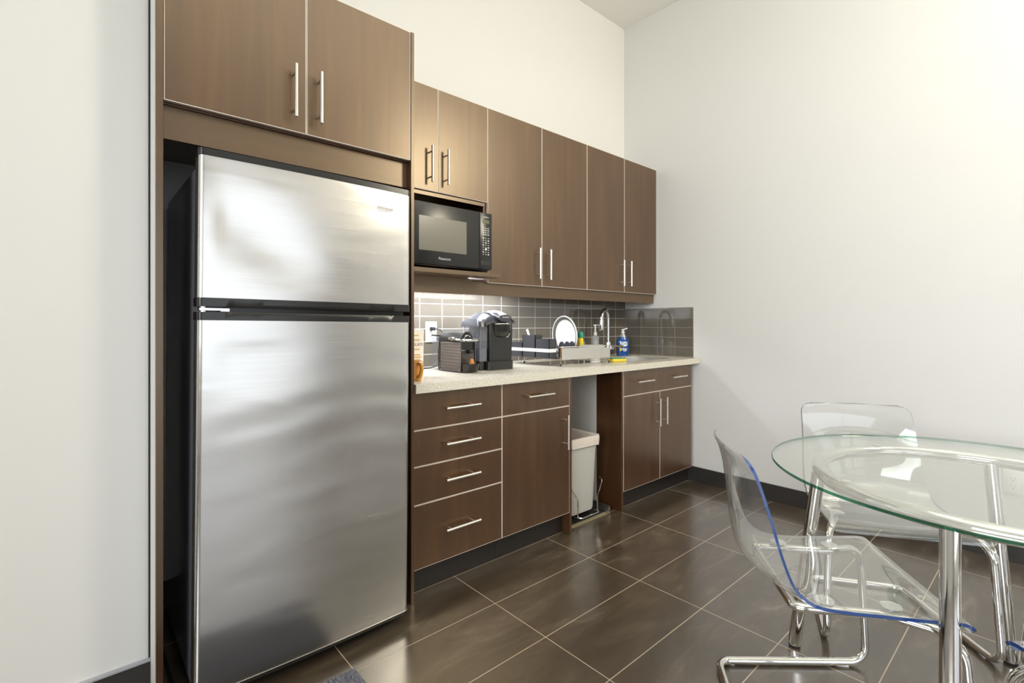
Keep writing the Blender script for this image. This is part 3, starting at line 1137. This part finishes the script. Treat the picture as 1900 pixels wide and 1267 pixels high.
# pod brewer with water tank
t = thing('pod_brewer', 'large black pod coffee brewer with clear water tank on its side', 'coffee machine', (1.762, 2.20, ZK), R(-4))


def rbox_plan(x0, x1, y0, y1, r, seg=6):
    out = []
    for cx, cy, a0 in ((x1 - r, y1 - r, 0), (x0 + r, y1 - r, 90), (x0 + r, y0 + r, 180), (x1 - r, y0 + r, 270)):
        for k in range(seg + 1):
            a = R(a0 + 90 * k / seg)
            out.append((cx + r * math.cos(a), cy + r * math.sin(a)))
    return out


def loft(bm, secs):
    """secs: list of (outline, z)"""
    rows = [[bm.verts.new((x, y, z)) for x, y in o] for o, z in secs]
    n = len(rows[0])
    for A, B in zip(rows, rows[1:]):
        for k in range(n):
            bm.faces.new((A[k], A[(k + 1) % n], B[(k + 1) % n], B[k]))
    bm.faces.new(rows[0][::-1])
    bm.faces.new(rows[-1])
    return bm


DKGREY = speckle('dark_grey_gloss_plastic', (0.018, 0.0175, 0.015), 0.22)
LAV = speckle('slate_grey_lid_plastic', (0.050, 0.050, 0.060), 0.28)
bm = loft(NB(), [(rbox_plan(-.085, .094, -.130, .10, .02), .001), (rbox_plan(-.085, .094, -.130, .10, .02), .046), (rbox_plan(-.083, .092, -.126, .10, .02), .049)])
fin(bm, 'base', DKGREY, t, local=True)
bm = loft(NB(), [(rbox_plan(-.062, .093, -.112, .10, .012), .0495), (rbox_plan(-.066, .097, -.116, .10, .012), .22), (rbox_plan(-.066, .097, -.112, .10, .012), .255)])
fin(bm, 'housing', DKGREY, t, local=True)
# front funnel under the head
bm = NB()
secs = []
for z, w_, y in ((.178, .040, -.122), (.186, .054, -.135), (.215, .063, -.148), (.250, .066, -.152)):
    secs.append(([(.018 + w_ * math.cos(a), (-.10) + (y + .10) * max(0, math.sin(a))) for a in [math.pi * k / 16 for k in range(17)]] + [(.018 - w_, -.08), (.018 + w_, -.08)], z))
loft(bm, secs)
fin(bm, 'pod_holder', BLACK, t, local=True)
bm = NB()
tube(bm, [(.018 + .0645 * math.cos(a), -.10 - .050 * math.sin(a), .252) for a in [math.pi * k / 20 for k in range(21)]], .0028, 8)
tube(bm, fillet([(.072, -.112, .243), (.066, -.122, .20), (.046, -.136, .181), (.030, -.136, .179)], .02, 5), .0024, 8)
fin(bm, 'silver_trim', CHROME, t, local=True)
# sloping shoulders and domed lid
bm = NB()
pl = [(-.10, .255), (-.135, .262), (-.13, .278), (-.09, .298), (-.03, .312), (.05, .314), (.10, .295), (.10, .255)]
for x0, x1, s in ((-.092, -.048, .93), ):
    a = [bm.verts.new((x0, y * .9, .236 + (z - .255) * .75)) for y, z in pl]
    b = [bm.verts.new((x1, y, z)) for y, z in pl]
    n = len(pl)
    for k in range(n):
        bm.faces.new((a[k], a[(k + 1) % n], b[(k + 1) % n], b[k]))
    bm.faces.new(a[::-1])
    bm.faces.new(b)
a = [bm.verts.new((.078, y, z)) for y, z in pl]
b = [bm.verts.new((.099, y * .95, .250 + (z - .255) * .8)) for y, z in pl]
for k in range(n):
    bm.faces.new((a[k], a[(k + 1) % n], b[(k + 1) % n], b[k]))
bm.faces.new(a[::-1])
bm.faces.new(b)
a = [bm.verts.new((-.048, y + .004, z - .004)) for y, z in pl]
b = [bm.verts.new((.078, y + .004, z - .004)) for y, z in pl]
for k in range(n):
    bm.faces.new((a[k], a[(k + 1) % n], b[(k + 1) % n], b[k]))
bm.faces.new(a[::-1])
bm.faces.new(b)
fin(bm, 'top_shell', LAV, t, local=True, ang=50)
bm = NB()
secs = []
for k in range(15):
    u = k / 14
    y = .085 - .235 * u
    z = .300 + .030 * math.sin(math.pi * min(1, u * 1.12) * .78) - .022 * u * u
    w_ = .050 - .008 * u
    secs.append([(.016 + w_ * math.cos(a), y, z - .012 + .018 * math.sin(a) + (.0 if math.sin(a) >= 0 else -.004)) for a in [2 * math.pi * q / 20 for q in range(20)]])
rows = [[bm.verts.new(p_) for p_ in s_] for s_ in secs]
for A, B in zip(rows, rows[1:]):
    for k in range(20):
        bm.faces.new((A[k], A[(k + 1) % 20], B[(k + 1) % 20], B[k]))
bm.faces.new(rows[0][::-1])
bm.faces.new(rows[-1])
lid = fin(bm, 'lid_handle', LAV, t, local=True)
WMs = WM[t.name].copy()
text('KEURIG', 0.0125, WMs @ face_y(.018, -.1515, .288), SILVER, lid, spacing=1.1)
bm = loft(NB(), [(rbox_plan(-.128, -.0675, -.105, .085, .016), .047), (rbox_plan(-.130, -.0675, -.108, .088, .016), .235)])
tk = fin(bm, 'water_tank', TANKM, t, local=True)
bm = loft(NB(), [(rbox_plan(-.125, -.070, -.102, .082, .014), .0495), (rbox_plan(-.126, -.070, -.104, .084, .014), .118)])
WATER = speckle('dark_tank_water', (0.10, 0.10, 0.135), 0.05, 0.3, 30)
fin(bm, 'water', WATER, tk, local=True)
bm = loft(NB(), [(rbox_plan(-.132, -.0675, -.112, .09, .018), .2355), (rbox_plan(-.128, -.0675, -.105, .085, .018), .262), (rbox_plan(-.115, -.0675, -.08, .06, .014), .280)])
fin(bm, 'tank_lid', LAV, t, local=True)
fin(loft(NB(), [(rbox_plan(-.128, -.0855, -.105, .085, .016), .001), (rbox_plan(-.128, -.0855, -.105, .085, .016), .0465)]), 'tank_base', DKGREY, t, local=True)

# ---------------------------------------------------------------- dish rack and what stands in it
t = thing('dish_rack', 'steel dish drying rack with a brushed front plate beside the sink', 'dish rack', (2.385, 2.15, ZK))
ZR = 0.966
bm = NB()
loop = fillet([(2.165, 2.005, .958), (2.605, 1.988, .958), (2.600, 2.300, .958), (2.160, 2.318, .958)], .025, 5, closed=True)
tube(bm, loop, .0042, 8, closed=True)
loop = fillet([(2.165, 2.003, 1.030), (2.605, 1.986, 1.030), (2.600, 2.302, 1.030), (2.160, 2.320, 1.030)], .02, 5, closed=True)
tube(bm, loop, .0035, 8, closed=True)
for k in range(13):
    x = 2.185 + k * .0333
    tube(bm, [(x, 2.004 - .0385 * (x - 2.165), .960), (x, 2.315 - .04 * (x - 2.165), .960)], .0016, 6)
for x, y in ((2.165, 2.004), (2.605, 1.987), (2.600, 2.301), (2.160, 2.319)):
    tube(bm, [(x, y, .925), (x, y, 1.03)], .0036, 8)
tube(bm, [(2.170, 2.313, .948), (2.148, 2.318, .948), (2.146, 2.318, .925)], .003, 8)
fin(bm, 'wire_frame', CHROME, t)
bm = NB()
ngon(bm, [(2.168, 1.9985, .953), (2.606, 1.9815, .953), (2.606, 1.9815, 1.018), (2.168, 1.9985, 1.025)], (0, .002, 0))
pl_ = fin(bm, 'front_plate', BRUSHED, t, smooth=False)
pl_['label'] = 'brushed steel front plate'
for x, y in ((2.165, 2.004), (2.605, 1.987), (2.600, 2.301), (2.160, 2.319)):
    fin(tube(NB(), [(x, y, ZK + .0005), (x, y, .930)], [.0065, .0055], 10), 'foot', BLACK, t)
for x in (2.245, 2.295, 2.340):
    pr = [(x, 2.075 + .024 * math.cos(a), 1.020 + .040 * math.sin(a)) for a in [math.pi * k / 10 for k in range(11)]] + [(x, 2.051, .962), (x, 2.099, .962)]
    fin(ngon(NB(), pr, (.007, 0, 0)), 'plate_divider', CHAR, t)
bx_ = [(2.032, 2.149, 1.078), (2.152, 2.264, 1.101), (2.267, 2.378, 1.054)]
for i, (y0, y1, zt) in enumerate(bx_):
    c = thing('utensil_caddy', ('low charcoal utensil caddy with white band at the front corner of the dish rack',
                                'tallest charcoal utensil caddy with white band, middle of three on the rack',
                                'shortest charcoal utensil caddy with white band, nearest the tiled wall')[i], 'caddy',
              (2.175, (y0 + y1) / 2, .967), group='utensil caddies on the dish rack')
    bm = NB()
    xa, xb = (2.094, 2.1545)
    th = .003
    box(bm, xa, xb, y0, y0 + th, .968, zt)
    box(bm, xa, xb, y1 - th, y1, .968, zt)
    box(bm, xa, xa + th, y0, y1, .968, zt)
    box(bm, xb - th, xb, y0, y1, .968, zt)
    box(bm, xa, xb, y0, y1, .965, .968)
    cup = fin(bm, 'cup', CHAR, c, smooth=False)
    bm = NB()
    e = .0006
    box(bm, xa - e, xa, y0 - e, y1 + e, 1.000, 1.0205)
    box(bm, xa - e, xb + e, y0 - e, y0, 1.000, 1.0205)
    bb = fin(bm, 'band', WHITE, cup, smooth=False)
    bb['label'] = 'white band'
bm = NB()
tube(bm, [(2.125, 2.175, .975), (2.105, 2.235, 1.135)], [.004, .0075], 8)
tag(fin(bm, 'spoon', WHITE), 'white utensil handle leaning out of the tallest caddy', 'utensil')

# plates standing on edge
def plate(bm, r, th=.004):
    return lathe(bm, [(0, .0), (r * .78, 0), (r * .83, .004), (r * .97, .014), (r, .016), (r, .016 + th * .6), (r * .96, .014 + th), (r * .82, .004 + th), (r * .77, th), (0, th)], n=48)


GREYPL = speckle('dark_grey_glaze', (0.13, 0.12, 0.105), 0.25)
t = thing('plate', 'large white plate with dark grey band standing upright in the dish rack', 'plate', (2.385, 2.155, .9625))
M = Matrix.Translation((2.390, 2.164, 1.0945)) @ Matrix.Rotation(R(-9), 4, 'Z') @ Matrix.Rotation(R(-90 - 3), 4, 'Y')
bm = plate(NB(), .124)
bm.transform(M)
pd = fin(bm, 'dish', GREYPL, t)
bm = NB()
tube(bm, [(.1245 * math.cos(a), .1245 * math.sin(a), .0165) for a in [2 * math.pi * k / 56 for k in range(56)]], .0042, 8, closed=True)
bm.transform(M)
rr_ = fin(bm, 'rim', CERAM, pd)
rr_['label'] = 'white rim'
bm = lathe(NB(), [(0, .0052), (.0955, .0052), (.1015, .0095), (.1025, .0088), (.0960, .0041), (0, .0041)], n=48)
bm.transform(M)
w_ = fin(bm, 'plate_centre', CERAM, pd)
w_['label'] = 'white centre'

# folded white cloth at the right end of the rack
bm = NB()
box(bm, 2.415, 2.592, 2.006, 2.090, .9635, 1.034, .012, 3)
tag(fin(bm, 'bowl', CERAM), 'white dish lying in the dish rack just behind its steel front plate', 'bowl')

# yellow scrub bottle with green cap
t = thing('squeeze_bottle', 'yellow squeeze bottle with green cap standing in the dish rack', 'bottle', (2.502, 2.140, .962))
cx, cy, z0 = 2.502, 2.140, .9625
bm = lathe(NB(), [(0, 0), (.017, 0), (.0195, .004), (.0195, .100), (.017, .111), (.012, .116), (0, .116)], (cx, cy, z0))
fin(bm, 'bottle', YELLOW, t)
bm = lathe(NB(), [(0, .1165), (.0185, .1165), (.0200, .122), (.0190, .140), (.0145, .151), (.007, .1565), (0, .157)], (cx, cy, z0))
fin(bm, 'cap', GREEN, t)

# white pump bottle behind the rack
t = thing('soap_dispenser', 'white pump soap bottle with clear shoulders behind the dish rack', 'soap dispenser', (2.935, 2.365, ZK))
cx, cy = 2.935, 2.365
WM[t.name] = Matrix.Translation((cx, cy, ZK))
bm = lathe(NB(), [(0, .0005), (.034, .0005), (.0365, .004), (.0365, .058), (.034, .075), (.030, .090), (.0285, .095), (0, .095)])
fin(bm, 'lower_body', WHITE, t, local=True)
bm = lathe(NB(), [(0, .0955), (.028, .0955), (.0265, .120), (.0265, .150), (.031, .157), (.031, .160), (.012, .166), (0, .166)])
fin(bm, 'clear_shoulder', FROST, t, local=True)
bm = NB()
lathe(bm, [(0, .1665), (.0125, .1665), (.0125, .188), (.007, .191), (.0065, .200), (.0055, .230), (0, .230)])
tube(bm, [(0, 0, .228), (0, 0, .243)], .0065, 10)
tube(bm, fillet([(-.014, .004, .241), (.0, 0, .243), (.028, -.012, .241), (.034, -.014, .236)], .008, 4), .0048, 10)
fin(bm, 'pump', WHITE, t, local=True)

# gooseneck tap
t = thing('faucet', 'chrome gooseneck tap with pull-down spray head behind the sink', 'faucet', (3.075, 2.355, ZK))
WM[t.name] = Matrix.Translation((3.075, 2.355, ZK))
bm = NB()
lathe(bm, [(0, .0005), (.027, .0005), (.027, .006), (.022, .012), (.021, .105), (.019, .112), (0, .112)])
fin(bm, 'base_column', CHROME, t, local=True)
bm = NB()
dx, dy = -.965, -.26
arc = [(0, 0, .112), (0, 0, .27)]
cx, rr = .062, .062
for k in range(1, 15):
    a = math.pi * k / 14
    q = cx - rr * math.cos(a)
    arc.append((dx * q, dy * q, .295 + rr * math.sin(a)))
arc.append((dx * .124, dy * .124, .288))
tube(bm, arc, .0135, 14)
fin(bm, 'gooseneck', CHROME, t, local=True)
bm = NB()
q = .124
tube(bm, [(dx * q, dy * q, .2875), (dx * q, dy * q, .270), (dx * (q + .003), dy * (q + .003), .215), (dx * (q + .003), dy * (q + .003), .205)], [.0135, .0155, .0175, .015], 16)
tube(bm, [(dx * (q + .018), dy * (q + .018), .214), (dx * (q + .032), dy * (q + .032), .204)], .005, 8)
fin(bm, 'spray_head', CHROME, t, local=True)
bm = NB()
tube(bm, [(.018, 0, .070), (.056, -.004, .070)], .019, 16)
hv = fin(bm, 'valve', CHROME, t, local=True)
bm = NB()
tube(bm, [(.048, -.004, .072), (.085, -.03, .078), (.12, -.055, .080)], [.008, .007, .006], 10)
fin(bm, 'lever', BROWNBAND, hv, local=True)

# blue dish soap
cx, cy = 3.232, 2.330
t = thing('dish_soap_bottle', 'blue dish soap pump bottle in the corner right of the tap', 'bottle', (cx, cy, ZK), R(-38))
secs = []
for z, w_, d_ in ((.001, .046, .028), (.006, .049, .031), (.05, .049, .032), (.095, .050, .032), (.118, .048, .031), (.135, .040, .027), (.148, .030, .022)):
    secs.append(([(w_ * math.cos(a), d_ * math.sin(a)) for a in [2 * math.pi * k / 28 for k in range(28)]], z))
bt = fin(loft(NB(), secs), 'bottle', BLUE, t, local=True)
secs = []
for z, w_, d_ in ((.1485, .030, .022), (.158, .024, .019), (.170, .016, .015), (.176, .013, .013)):
    secs.append(([(w_ * math.cos(a), d_ * math.sin(a)) for a in [2 * math.pi * k / 28 for k in range(28)]], z))
fin(loft(NB(), secs), 'clear_neck', FROST, t, local=True)
bm = NB()
lathe(bm, [(0, .1765), (.014, .1765), (.014, .192), (.008, .195), (.007, .203), (0, .203)])
tube(bm, fillet([(-.010, .0, .203), (.004, -.002, .206), (.034, -.008, .2165)], .008, 4), .0058, 10)
fin(bm, 'pump', WHITE, t, local=True)


def wrap(bm, dep=.0006):
    """lay a flat patch (x, z at y=0) onto the bottle's front"""
    for v in bm.verts:
        x, z = v.co.x, v.co.z
        w_, d_ = (.0498, .0322) if z < .1 else (.0485, .0315)
        v.co = Vector((x, -d_ * math.sqrt(max(0, 1 - (x / w_) ** 2)) - .0004 + v.co.y, z))
    return bm


bm = NB()
n = 26
outl = [(.030 * math.cos(a), 0, .094 + .017 * math.sin(a) + .004 * math.sin(2 * a)) for a in [2 * math.pi * k / n for k in range(n)]]
ctr = bm.verts.new((0, 0, .094))
ring1 = [bm.verts.new((x * .55, 0, .094 + (z - .094) * .55)) for x, _, z in outl]
ring2 = [bm.verts.new(p_) for p_ in outl]
for k in range(n):
    bm.faces.new((ctr, ring1[k], ring1[(k + 1) % n]))
    bm.faces.new((ring1[k], ring2[k], ring2[(k + 1) % n], ring1[(k + 1) % n]))
for x0, x1, z0_, z1_ in ((-.018, .026, .0535, .0585), (-.012, .026, .045, .050), (-.006, .018, .037, .041)):
    for q in range(6):
        xa, xb = x0 + (x1 - x0) * q / 6, x0 + (x1 - x0) * (q + 1) / 6
        vs = [bm.verts.new(c_) for c_ in ((xa, 0, z0_), (xb, 0, z0_), (xb, 0, z1_), (xa, 0, z1_))]
        bm.faces.new(vs)
fin(wrap(bm), 'label_print', WHITE, bt, local=True)
bm = NB()
for a0 in range(5):
    x = -.034 + .004 * math.sin(a0)
    vs = [bm.verts.new(c_) for c_ in ((x, 0, .040 + a0 * .005), (x + .014, 0, .040 + a0 * .005), (x + .014, 0, .045 + a0 * .005), (x, 0, .045 + a0 * .005))]
    bm.faces.new(vs)
fin(wrap(bm), 'label_patch', YELLOW, bt, local=True)
lt = text('DAWN', 0.0165, WM[t.name] @ Matrix.Translation((0, -.0330, .0945)) @ Matrix.Rotation(R(90), 4, 'X'), BLUE, bt, spacing=1.0)

t = thing('sponge', 'yellow sponge with green scouring layer on the counter edge left of the sink', 'sponge', (2.715, 2.005, ZK), R(-18))
fin(box(NB(), -.055, .055, -.034, .034, .001, .020, .004, 2), 'foam', SPONGE_Y, t, local=True)
fin(box(NB(), -.055, .055, -.034, .034, .0202, .0245, .0015, 1), 'scouring_pad', SPONGE_G, t, local=True)


# mirror-bright drip tray under the rack
bm = NB()
box(bm, 2.175, 2.595, 2.015, 2.29, ZK + .0005, ZK + .004)
tag(fin(bm, 'drip_tray', CHROME, smooth=False), 'shiny flat drip tray lying under the dish rack', 'tray')

# ---------------------------------------------------------------- waste bin on its pull-out
t = thing('waste_bin', 'light grey waste bin with folded white liner in the open bay', 'bin', (2.26, 2.1, 0.035))
bx0, bx1, by0, by1 = 2.140, 2.392, 1.905, 2.30


def rp(g, r=.03):
    return rbox_plan(bx0 + g, bx1 - g, by0 + g * .9, by1 - g, r, 5)


secs = [(rp(.020), .045), (rp(.016), .06), (rp(.004), .40), (rp(-.004), .475), (rp(-.010), .478), (rp(-.010), .492), (rp(.000), .492), (rp(.004), .475), (rp(.012), .40), (rp(.024), .065)]
bm = NB()
rows = [[bm.verts.new((x, y, z)) for x, y in o] for o, z in secs]
n = len(rows[0])
for A, B in zip(rows, rows[1:]):
    for k in range(n):
        bm.faces.new((A[k], A[(k + 1) % n], B[(k + 1) % n], B[k]))
bm.faces.new(rows[0][::-1])
bm.faces.new(rows[-1])
fin(bm, 'container', LIGHTG, t)
bm = NB()
secs = []
for k, (g, z) in enumerate(((-.0125, .450), (-.0135, .462), (-.0145, .480), (-.013, .4955), (-.002, .4965), (.006, .485), (.014, .42), (.022, .30))):
    o = rp(g)
    row = []
    for i, (x, y) in enumerate(o):
        wv = math.sin(i * 1.9) * .005 + math.sin(i * 0.55 + 1) * .014 if k == 0 else math.sin(i * 1.7 + k) * .0012
        zz = z + wv if k == 0 else z + (wv if k < 6 else 0)
        row.append(bm.verts.new((x + (math.sin(i * 2.3) * .0012 if k < 3 else 0), y, zz)))
    secs.append(row)
for A, B in zip(secs, secs[1:]):
    for k in range(n):
        bm.faces.new((A[k], A[(k + 1) % n], B[(k + 1) % n], B[k]))
fin(bm, 'liner', LINER, t)

t = thing('pull_out_rack', 'chrome wire pull-out frame with steel runners holding the grey bin', 'rack', (2.28, 2.1, 0))
bm = NB()
tube(bm, fillet([(2.436, 1.93, .222), (2.420, 1.897, .216), (2.370, 1.893, .125), (2.370, 1.893, .036), (2.370, 2.32, .030)], .02, 5), .0036, 8)
tube(bm, fillet([(2.112, 1.94, .246), (2.126, 1.897, .238), (2.190, 1.893, .140), (2.190, 1.893, .036), (2.190, 2.32, .030)], .02, 5), .0036, 8)
tube(bm, fillet([(2.190, 1.897, .040), (2.203, 1.872, .040), (2.357, 1.872, .040), (2.370, 1.897, .040)], .012, 4), .0036, 8)
for y in (2.0, 2.1, 2.2):
    tube(bm, [(2.190, y, .031), (2.370, y, .031)], .003, 8)
fin(bm, 'wire_frame', CHROME, t)
for xa, xb in ((2.080, 2.112), (2.455, 2.470)):
    bm = NB()
    box(bm, xa, xb, 1.875, 2.38, .004, .008)
    box(bm, xa, xa + .003, 1.875, 2.38, .008, .055)
    box(bm, xb - .003, xb, 1.875, 2.38, .008, .045)
    fin(bm, 'runner', NICKEL, t, smooth=False)
fin(box(NB(), 2.113, 2.454, 1.905, 2.36, .004, .010), 'runner_plate', BLACKM, t, smooth=False)
fin(box(NB(), 2.113, 2.454, 1.880, 1.9045, .001, .006), 'front_strip', speckle('brass_strip', (0.30, 0.26, 0.15), .4), t, smooth=False)

# ---------------------------------------------------------------- glass table
TX, TY, TZ, TR = 1.936, 0.155, 0.738, 0.540
t = thing('dining_table', 'round clear glass dining table on a chrome ring with four legs', 'table', (TX, TY, 0))
bm = NB()
lathe(bm, [(0, TZ - .0085), (TR - .002, TZ - .0085), (TR, TZ - .0065), (TR, TZ - .002), (TR - .002, TZ), (0, TZ)], (TX, TY, 0), n=128)
for f in bm.faces:
    c = f.calc_center_median() - Vector((TX, TY, 0))
    if math.hypot(c.x, c.y) > TR * .9:
        f.material_index = 1
g = fin(bm, 'glass_top', [GLASS, EDGEGRN], t, ang=15)
g['label'] = 'clear glass top with dark green edge'
RZ, RR, RT = TZ - .0325, 0.405, 0.0205
bm = NB()
tube(bm, [(TX + RR * math.cos(a), TY + RR * math.sin(a), RZ) for a in [2 * math.pi * k / 96 for k in range(96)]], RT, 20, closed=True)
fin(bm, 'ring', CHROME, t)
bm = NB()
for a in (50, 140, 230, 320):
    tube(bm, [(TX + RR * math.cos(R(a)), TY + RR * math.sin(R(a)), RZ + RT - .002), (TX + RR * math.cos(R(a)), TY + RR * math.sin(R(a)), TZ - .0087)], .012, 14)
fin(bm, 'glass_pad', speckle('clear_rubber', (.6, .6, .58), .3), t)
for (a, fx, fy) in ((97, 1.958, 0.661), (176, 1.436, 0.172), (3, 2.414, 0.131), (272, 1.953, -0.345)):
    p0 = Vector((TX + RR * math.cos(R(a)), TY + RR * math.sin(R(a)), RZ))
    p1 = Vector((fx, fy, 0.012))
    lg = fin(tube(NB(), [p0 + (p1 - p0) * .01, p0 + (p1 - p0) * .5, p1], .0205, 20), 'leg', CHROME, t)
    fin(tube(NB(), [Vector((fx, fy, .0006)), p1 + (p0 - p1) * .004], [.018, .0203], 18), 'foot_cap', BLACKM, lg)


# ---------------------------------------------------------------- clear cantilever chairs
def catmull(P, per=5):
    out = []
    for i in range(len(P) - 1):
        p0, p1, p2, p3 = P[max(i - 1, 0)], P[i], P[i + 1], P[min(i + 2, len(P) - 1)]
        for k in range(per):
            u = k / per
            out.append(tuple(0.5 * (2 * b + (c - a) * u + (2 * a - 5 * b + 4 * c - d) * u * u + (3 * b - a - 3 * c + d) * u ** 3) for a, b, c, d in zip(p0, p1, p2, p3)))
    out.append(P[-1])
    return out


PROF = [(-.016, .416), (-.008, .433), (.006, .442), (.03, .444), (.066, .442), (.12, .439), (.18, .437), (.25, .435), (.308, .438), (.348, .451), (.383, .486), (.410, .556), (.435, .647), (.458, .725), (.476, .774), (.494, .808)]


def make_chair(label, left_edge, right_edge, end_edge):
    """front edge at y=+.25, facing +Y"""
    t = thing('cantilever_chair', label, 'chair', (0, 0, 0), 0, 'clear plastic chairs around the glass table')
    pr = catmull(PROF, 5)
    arc = [0]
    for a, b in zip(pr, pr[1:]):
        arc.append(arc[-1] + math.hypot(b[0] - a[0], b[1] - a[1]))
    tot = arc[-1]
    nt = 18
    th = 0.0085
    mid = []
    for (s, z), l in zip(pr, arc):
        u = l / tot
        hw = .250 - .020 * sm(0, .42, u) - .016 * sm(.42, 1, u)
        for r_, dd in ((.045, tot - l), (.030, l)):
            if dd < r_:
                hw -= r_ - math.sqrt(max(0, r_ * r_ - (r_ - dd) ** 2))
        seat = 1 - sm(.36, .55, u)
        back = sm(.33, .50, u) * (1 - .66 * sm(.52, 1, u))
        row = []
        for k in range(nt + 1):
            q = -1 + 2 * k / nt
            row.append(Vector((q * hw, .25 - s - .076 * back * (1 - q * q), z - .009 * seat * sm(0, .12, u) * (1 - q * q))))
        mid.append(row)
    m = len(mid)
    bm = NB()
    up, dn = [], []
    for i in range(m):
        ru, rd = [], []
        for k in range(nt + 1):
            a = mid[min(i + 1, m - 1)][k] - mid[max(i - 1, 0)][k]
            b = mid[i][min(k + 1, nt)] - mid[i][max(k - 1, 0)]
            nn = a.cross(b)
            nn = nn.normalized() if nn.length > 1e-9 else Vector((0, 0, 1))
            ru.append(bm.verts.new(mid[i][k] + nn * th / 2))
            rd.append(bm.verts.new(mid[i][k] - nn * th / 2))
        up.append(ru)
        dn.append(rd)
    for i in range(m - 1):
        for k in range(nt):
            bm.faces.new((up[i][k], up[i][k + 1], up[i + 1][k + 1], up[i + 1][k]))
            bm.faces.new((dn[i][k], dn[i + 1][k], dn[i + 1][k + 1], dn[i][k + 1]))
    for i in range(m - 1):
        for k, mi in ((0, 1), (nt, 2)):
            bm.faces.new((up[i][k], up[i + 1][k], dn[i + 1][k], dn[i][k])).material_index = mi
    for k in range(nt):
        for i in (0, m - 1):
            bm.faces.new((up[i][k], up[i][k + 1], dn[i][k + 1], dn[i][k])).material_index = 3
    sh = fin(bm, 'seat_shell', [ACRYL, left_edge, right_edge, end_edge], t, local=True, ang=40)
    sh['label'] = 'clear moulded seat and back'
    # one continuous chrome tube
    rt = .0125
    zs = .4155
    half = [(.176, -.118, .4125), (.184, -.092, .4135), (.184, .11, zs), (.247, .236, zs - .004), (.262, .262, rt + .002), (.176, -.235, rt + .002)]
    P = [(-x, y, z) for x, y, z in half[::-1]] + half
    # close across both rears
    loop = fillet(P, [.05, .055, .07, .2, .05, .04, .04, .05, .2, .07, .055, .05], 8, closed=True)
    fr = fin(tube(NB(), loop, rt, 14, closed=True), 'tube_frame', CHROME, t, local=True)
    for x, y in ((-.180, .114), (.180, .114), (-.178, -.044), (.178, -.044)):
        z = .4345 if y > 0 else .4325
        bm = lathe(NB(), [(0, .0058), (.021, .0058), (.024, .005), (.0245, .004), (0, .004)], (x, y, z), n=24)
        tube(bm, [(x, y, z - .012), (x, y, z + .004)], .007, 10)
        fin(bm, 'fixing_disc', clear('clear_fixing_disc', (.9, .9, .88), 1.45, 0.03, .28) if 'clear_fixing_disc' not in bpy.data.materials else bpy.data.materials['clear_fixing_disc'], t, local=True)
    for x, y in ((-.2475, .18), (.2475, .18), (-.186, -.20), (.186, -.20)):
        fin(box(NB(), x - .006, x + .006, y - .02, y + .02, .0004, .0042, .001, 1), 'glide', speckle('white_glide', (.8, .8, .78), .4) if 'white_glide' not in bpy.data.materials else bpy.data.materials['white_glide'], t, local=True)
    return t


def place(c, fx, fy, deg):
    """front edge middle at (fx, fy), facing deg"""
    loc = (fx - .25 * math.cos(R(deg)), fy - .25 * math.sin(R(deg)), 0)
    return loc, R(deg - 90)


c = make_chair('clear plastic chair with blue-lit seat edge, on the kitchen side of the table', EDGEPALE, EDGEBLUE, EDGECLR)
c.location, rz = place(c, 1.812, 0.308, -52.3)
c.rotation_euler = (0, 0, rz)
loc, rz = place(c, 1.785, -0.08, 47)
c3 = make_chair('clear chair at the lower right edge of the photo showing only a seat corner', EDGEBLUE, EDGEPALE, EDGEBLUE)
c3.location, c3.rotation_euler = loc, (0, 0, rz)
c2 = make_chair('clear plastic chair with its back to the bare right wall', EDGECLR, EDGECLR, EDGECLR)
c2.location, rz = place(c2, 2.205, 0.372, 213)
c2.rotation_euler = (0, 0, rz)
loc, rz = place(c2, 2.2025, -0.110, 140)
dup(c2, loc, rz, 'clear chair nearest the low wall outlet showing only one chrome front leg')

# ---------------------------------------------------------------- shaggy floor mat in front of the refrigerator
bm = NB()
nx, ny = 190, 115
x0, x1, y0, y1 = 0.15, 0.706, 1.27, 1.597
vv = [[None] * (ny + 1) for _ in range(nx + 1)]
for i in range(nx + 1):
    for j in range(ny + 1):
        edge = min(i, j, nx - i, ny - j)
        z = .004 if edge == 0 else .008 + random.random() * .009
        jx = 0 if edge == 0 else random.uniform(-.0014, .0014)
        vv[i][j] = bm.verts.new((x0 + (x1 - x0) * i / nx + jx, y0 + (y1 - y0) * j / ny + jx, z))
for i in range(nx):
    for j in range(ny):
        bm.faces.new((vv[i][j], vv[i + 1][j], vv[i + 1][j + 1], vv[i][j + 1]))
per = [vv[i][0] for i in range(nx)] + [vv[nx][j] for j in range(ny)] + [vv[i][ny] for i in range(nx, 0, -1)] + [vv[0][j] for j in range(ny, 0, -1)]
low = [bm.verts.new((v.co.x, v.co.y, .0006)) for v in per]
for k in range(len(per)):
    bm.faces.new((per[k], per[(k + 1) % len(per)], low[(k + 1) % len(per)], low[k]))
bm.faces.new(low)
tag(fin(bm, 'floor_mat', MATM, smooth=False), 'dark grey shaggy floor mat in front of the refrigerator', 'mat')
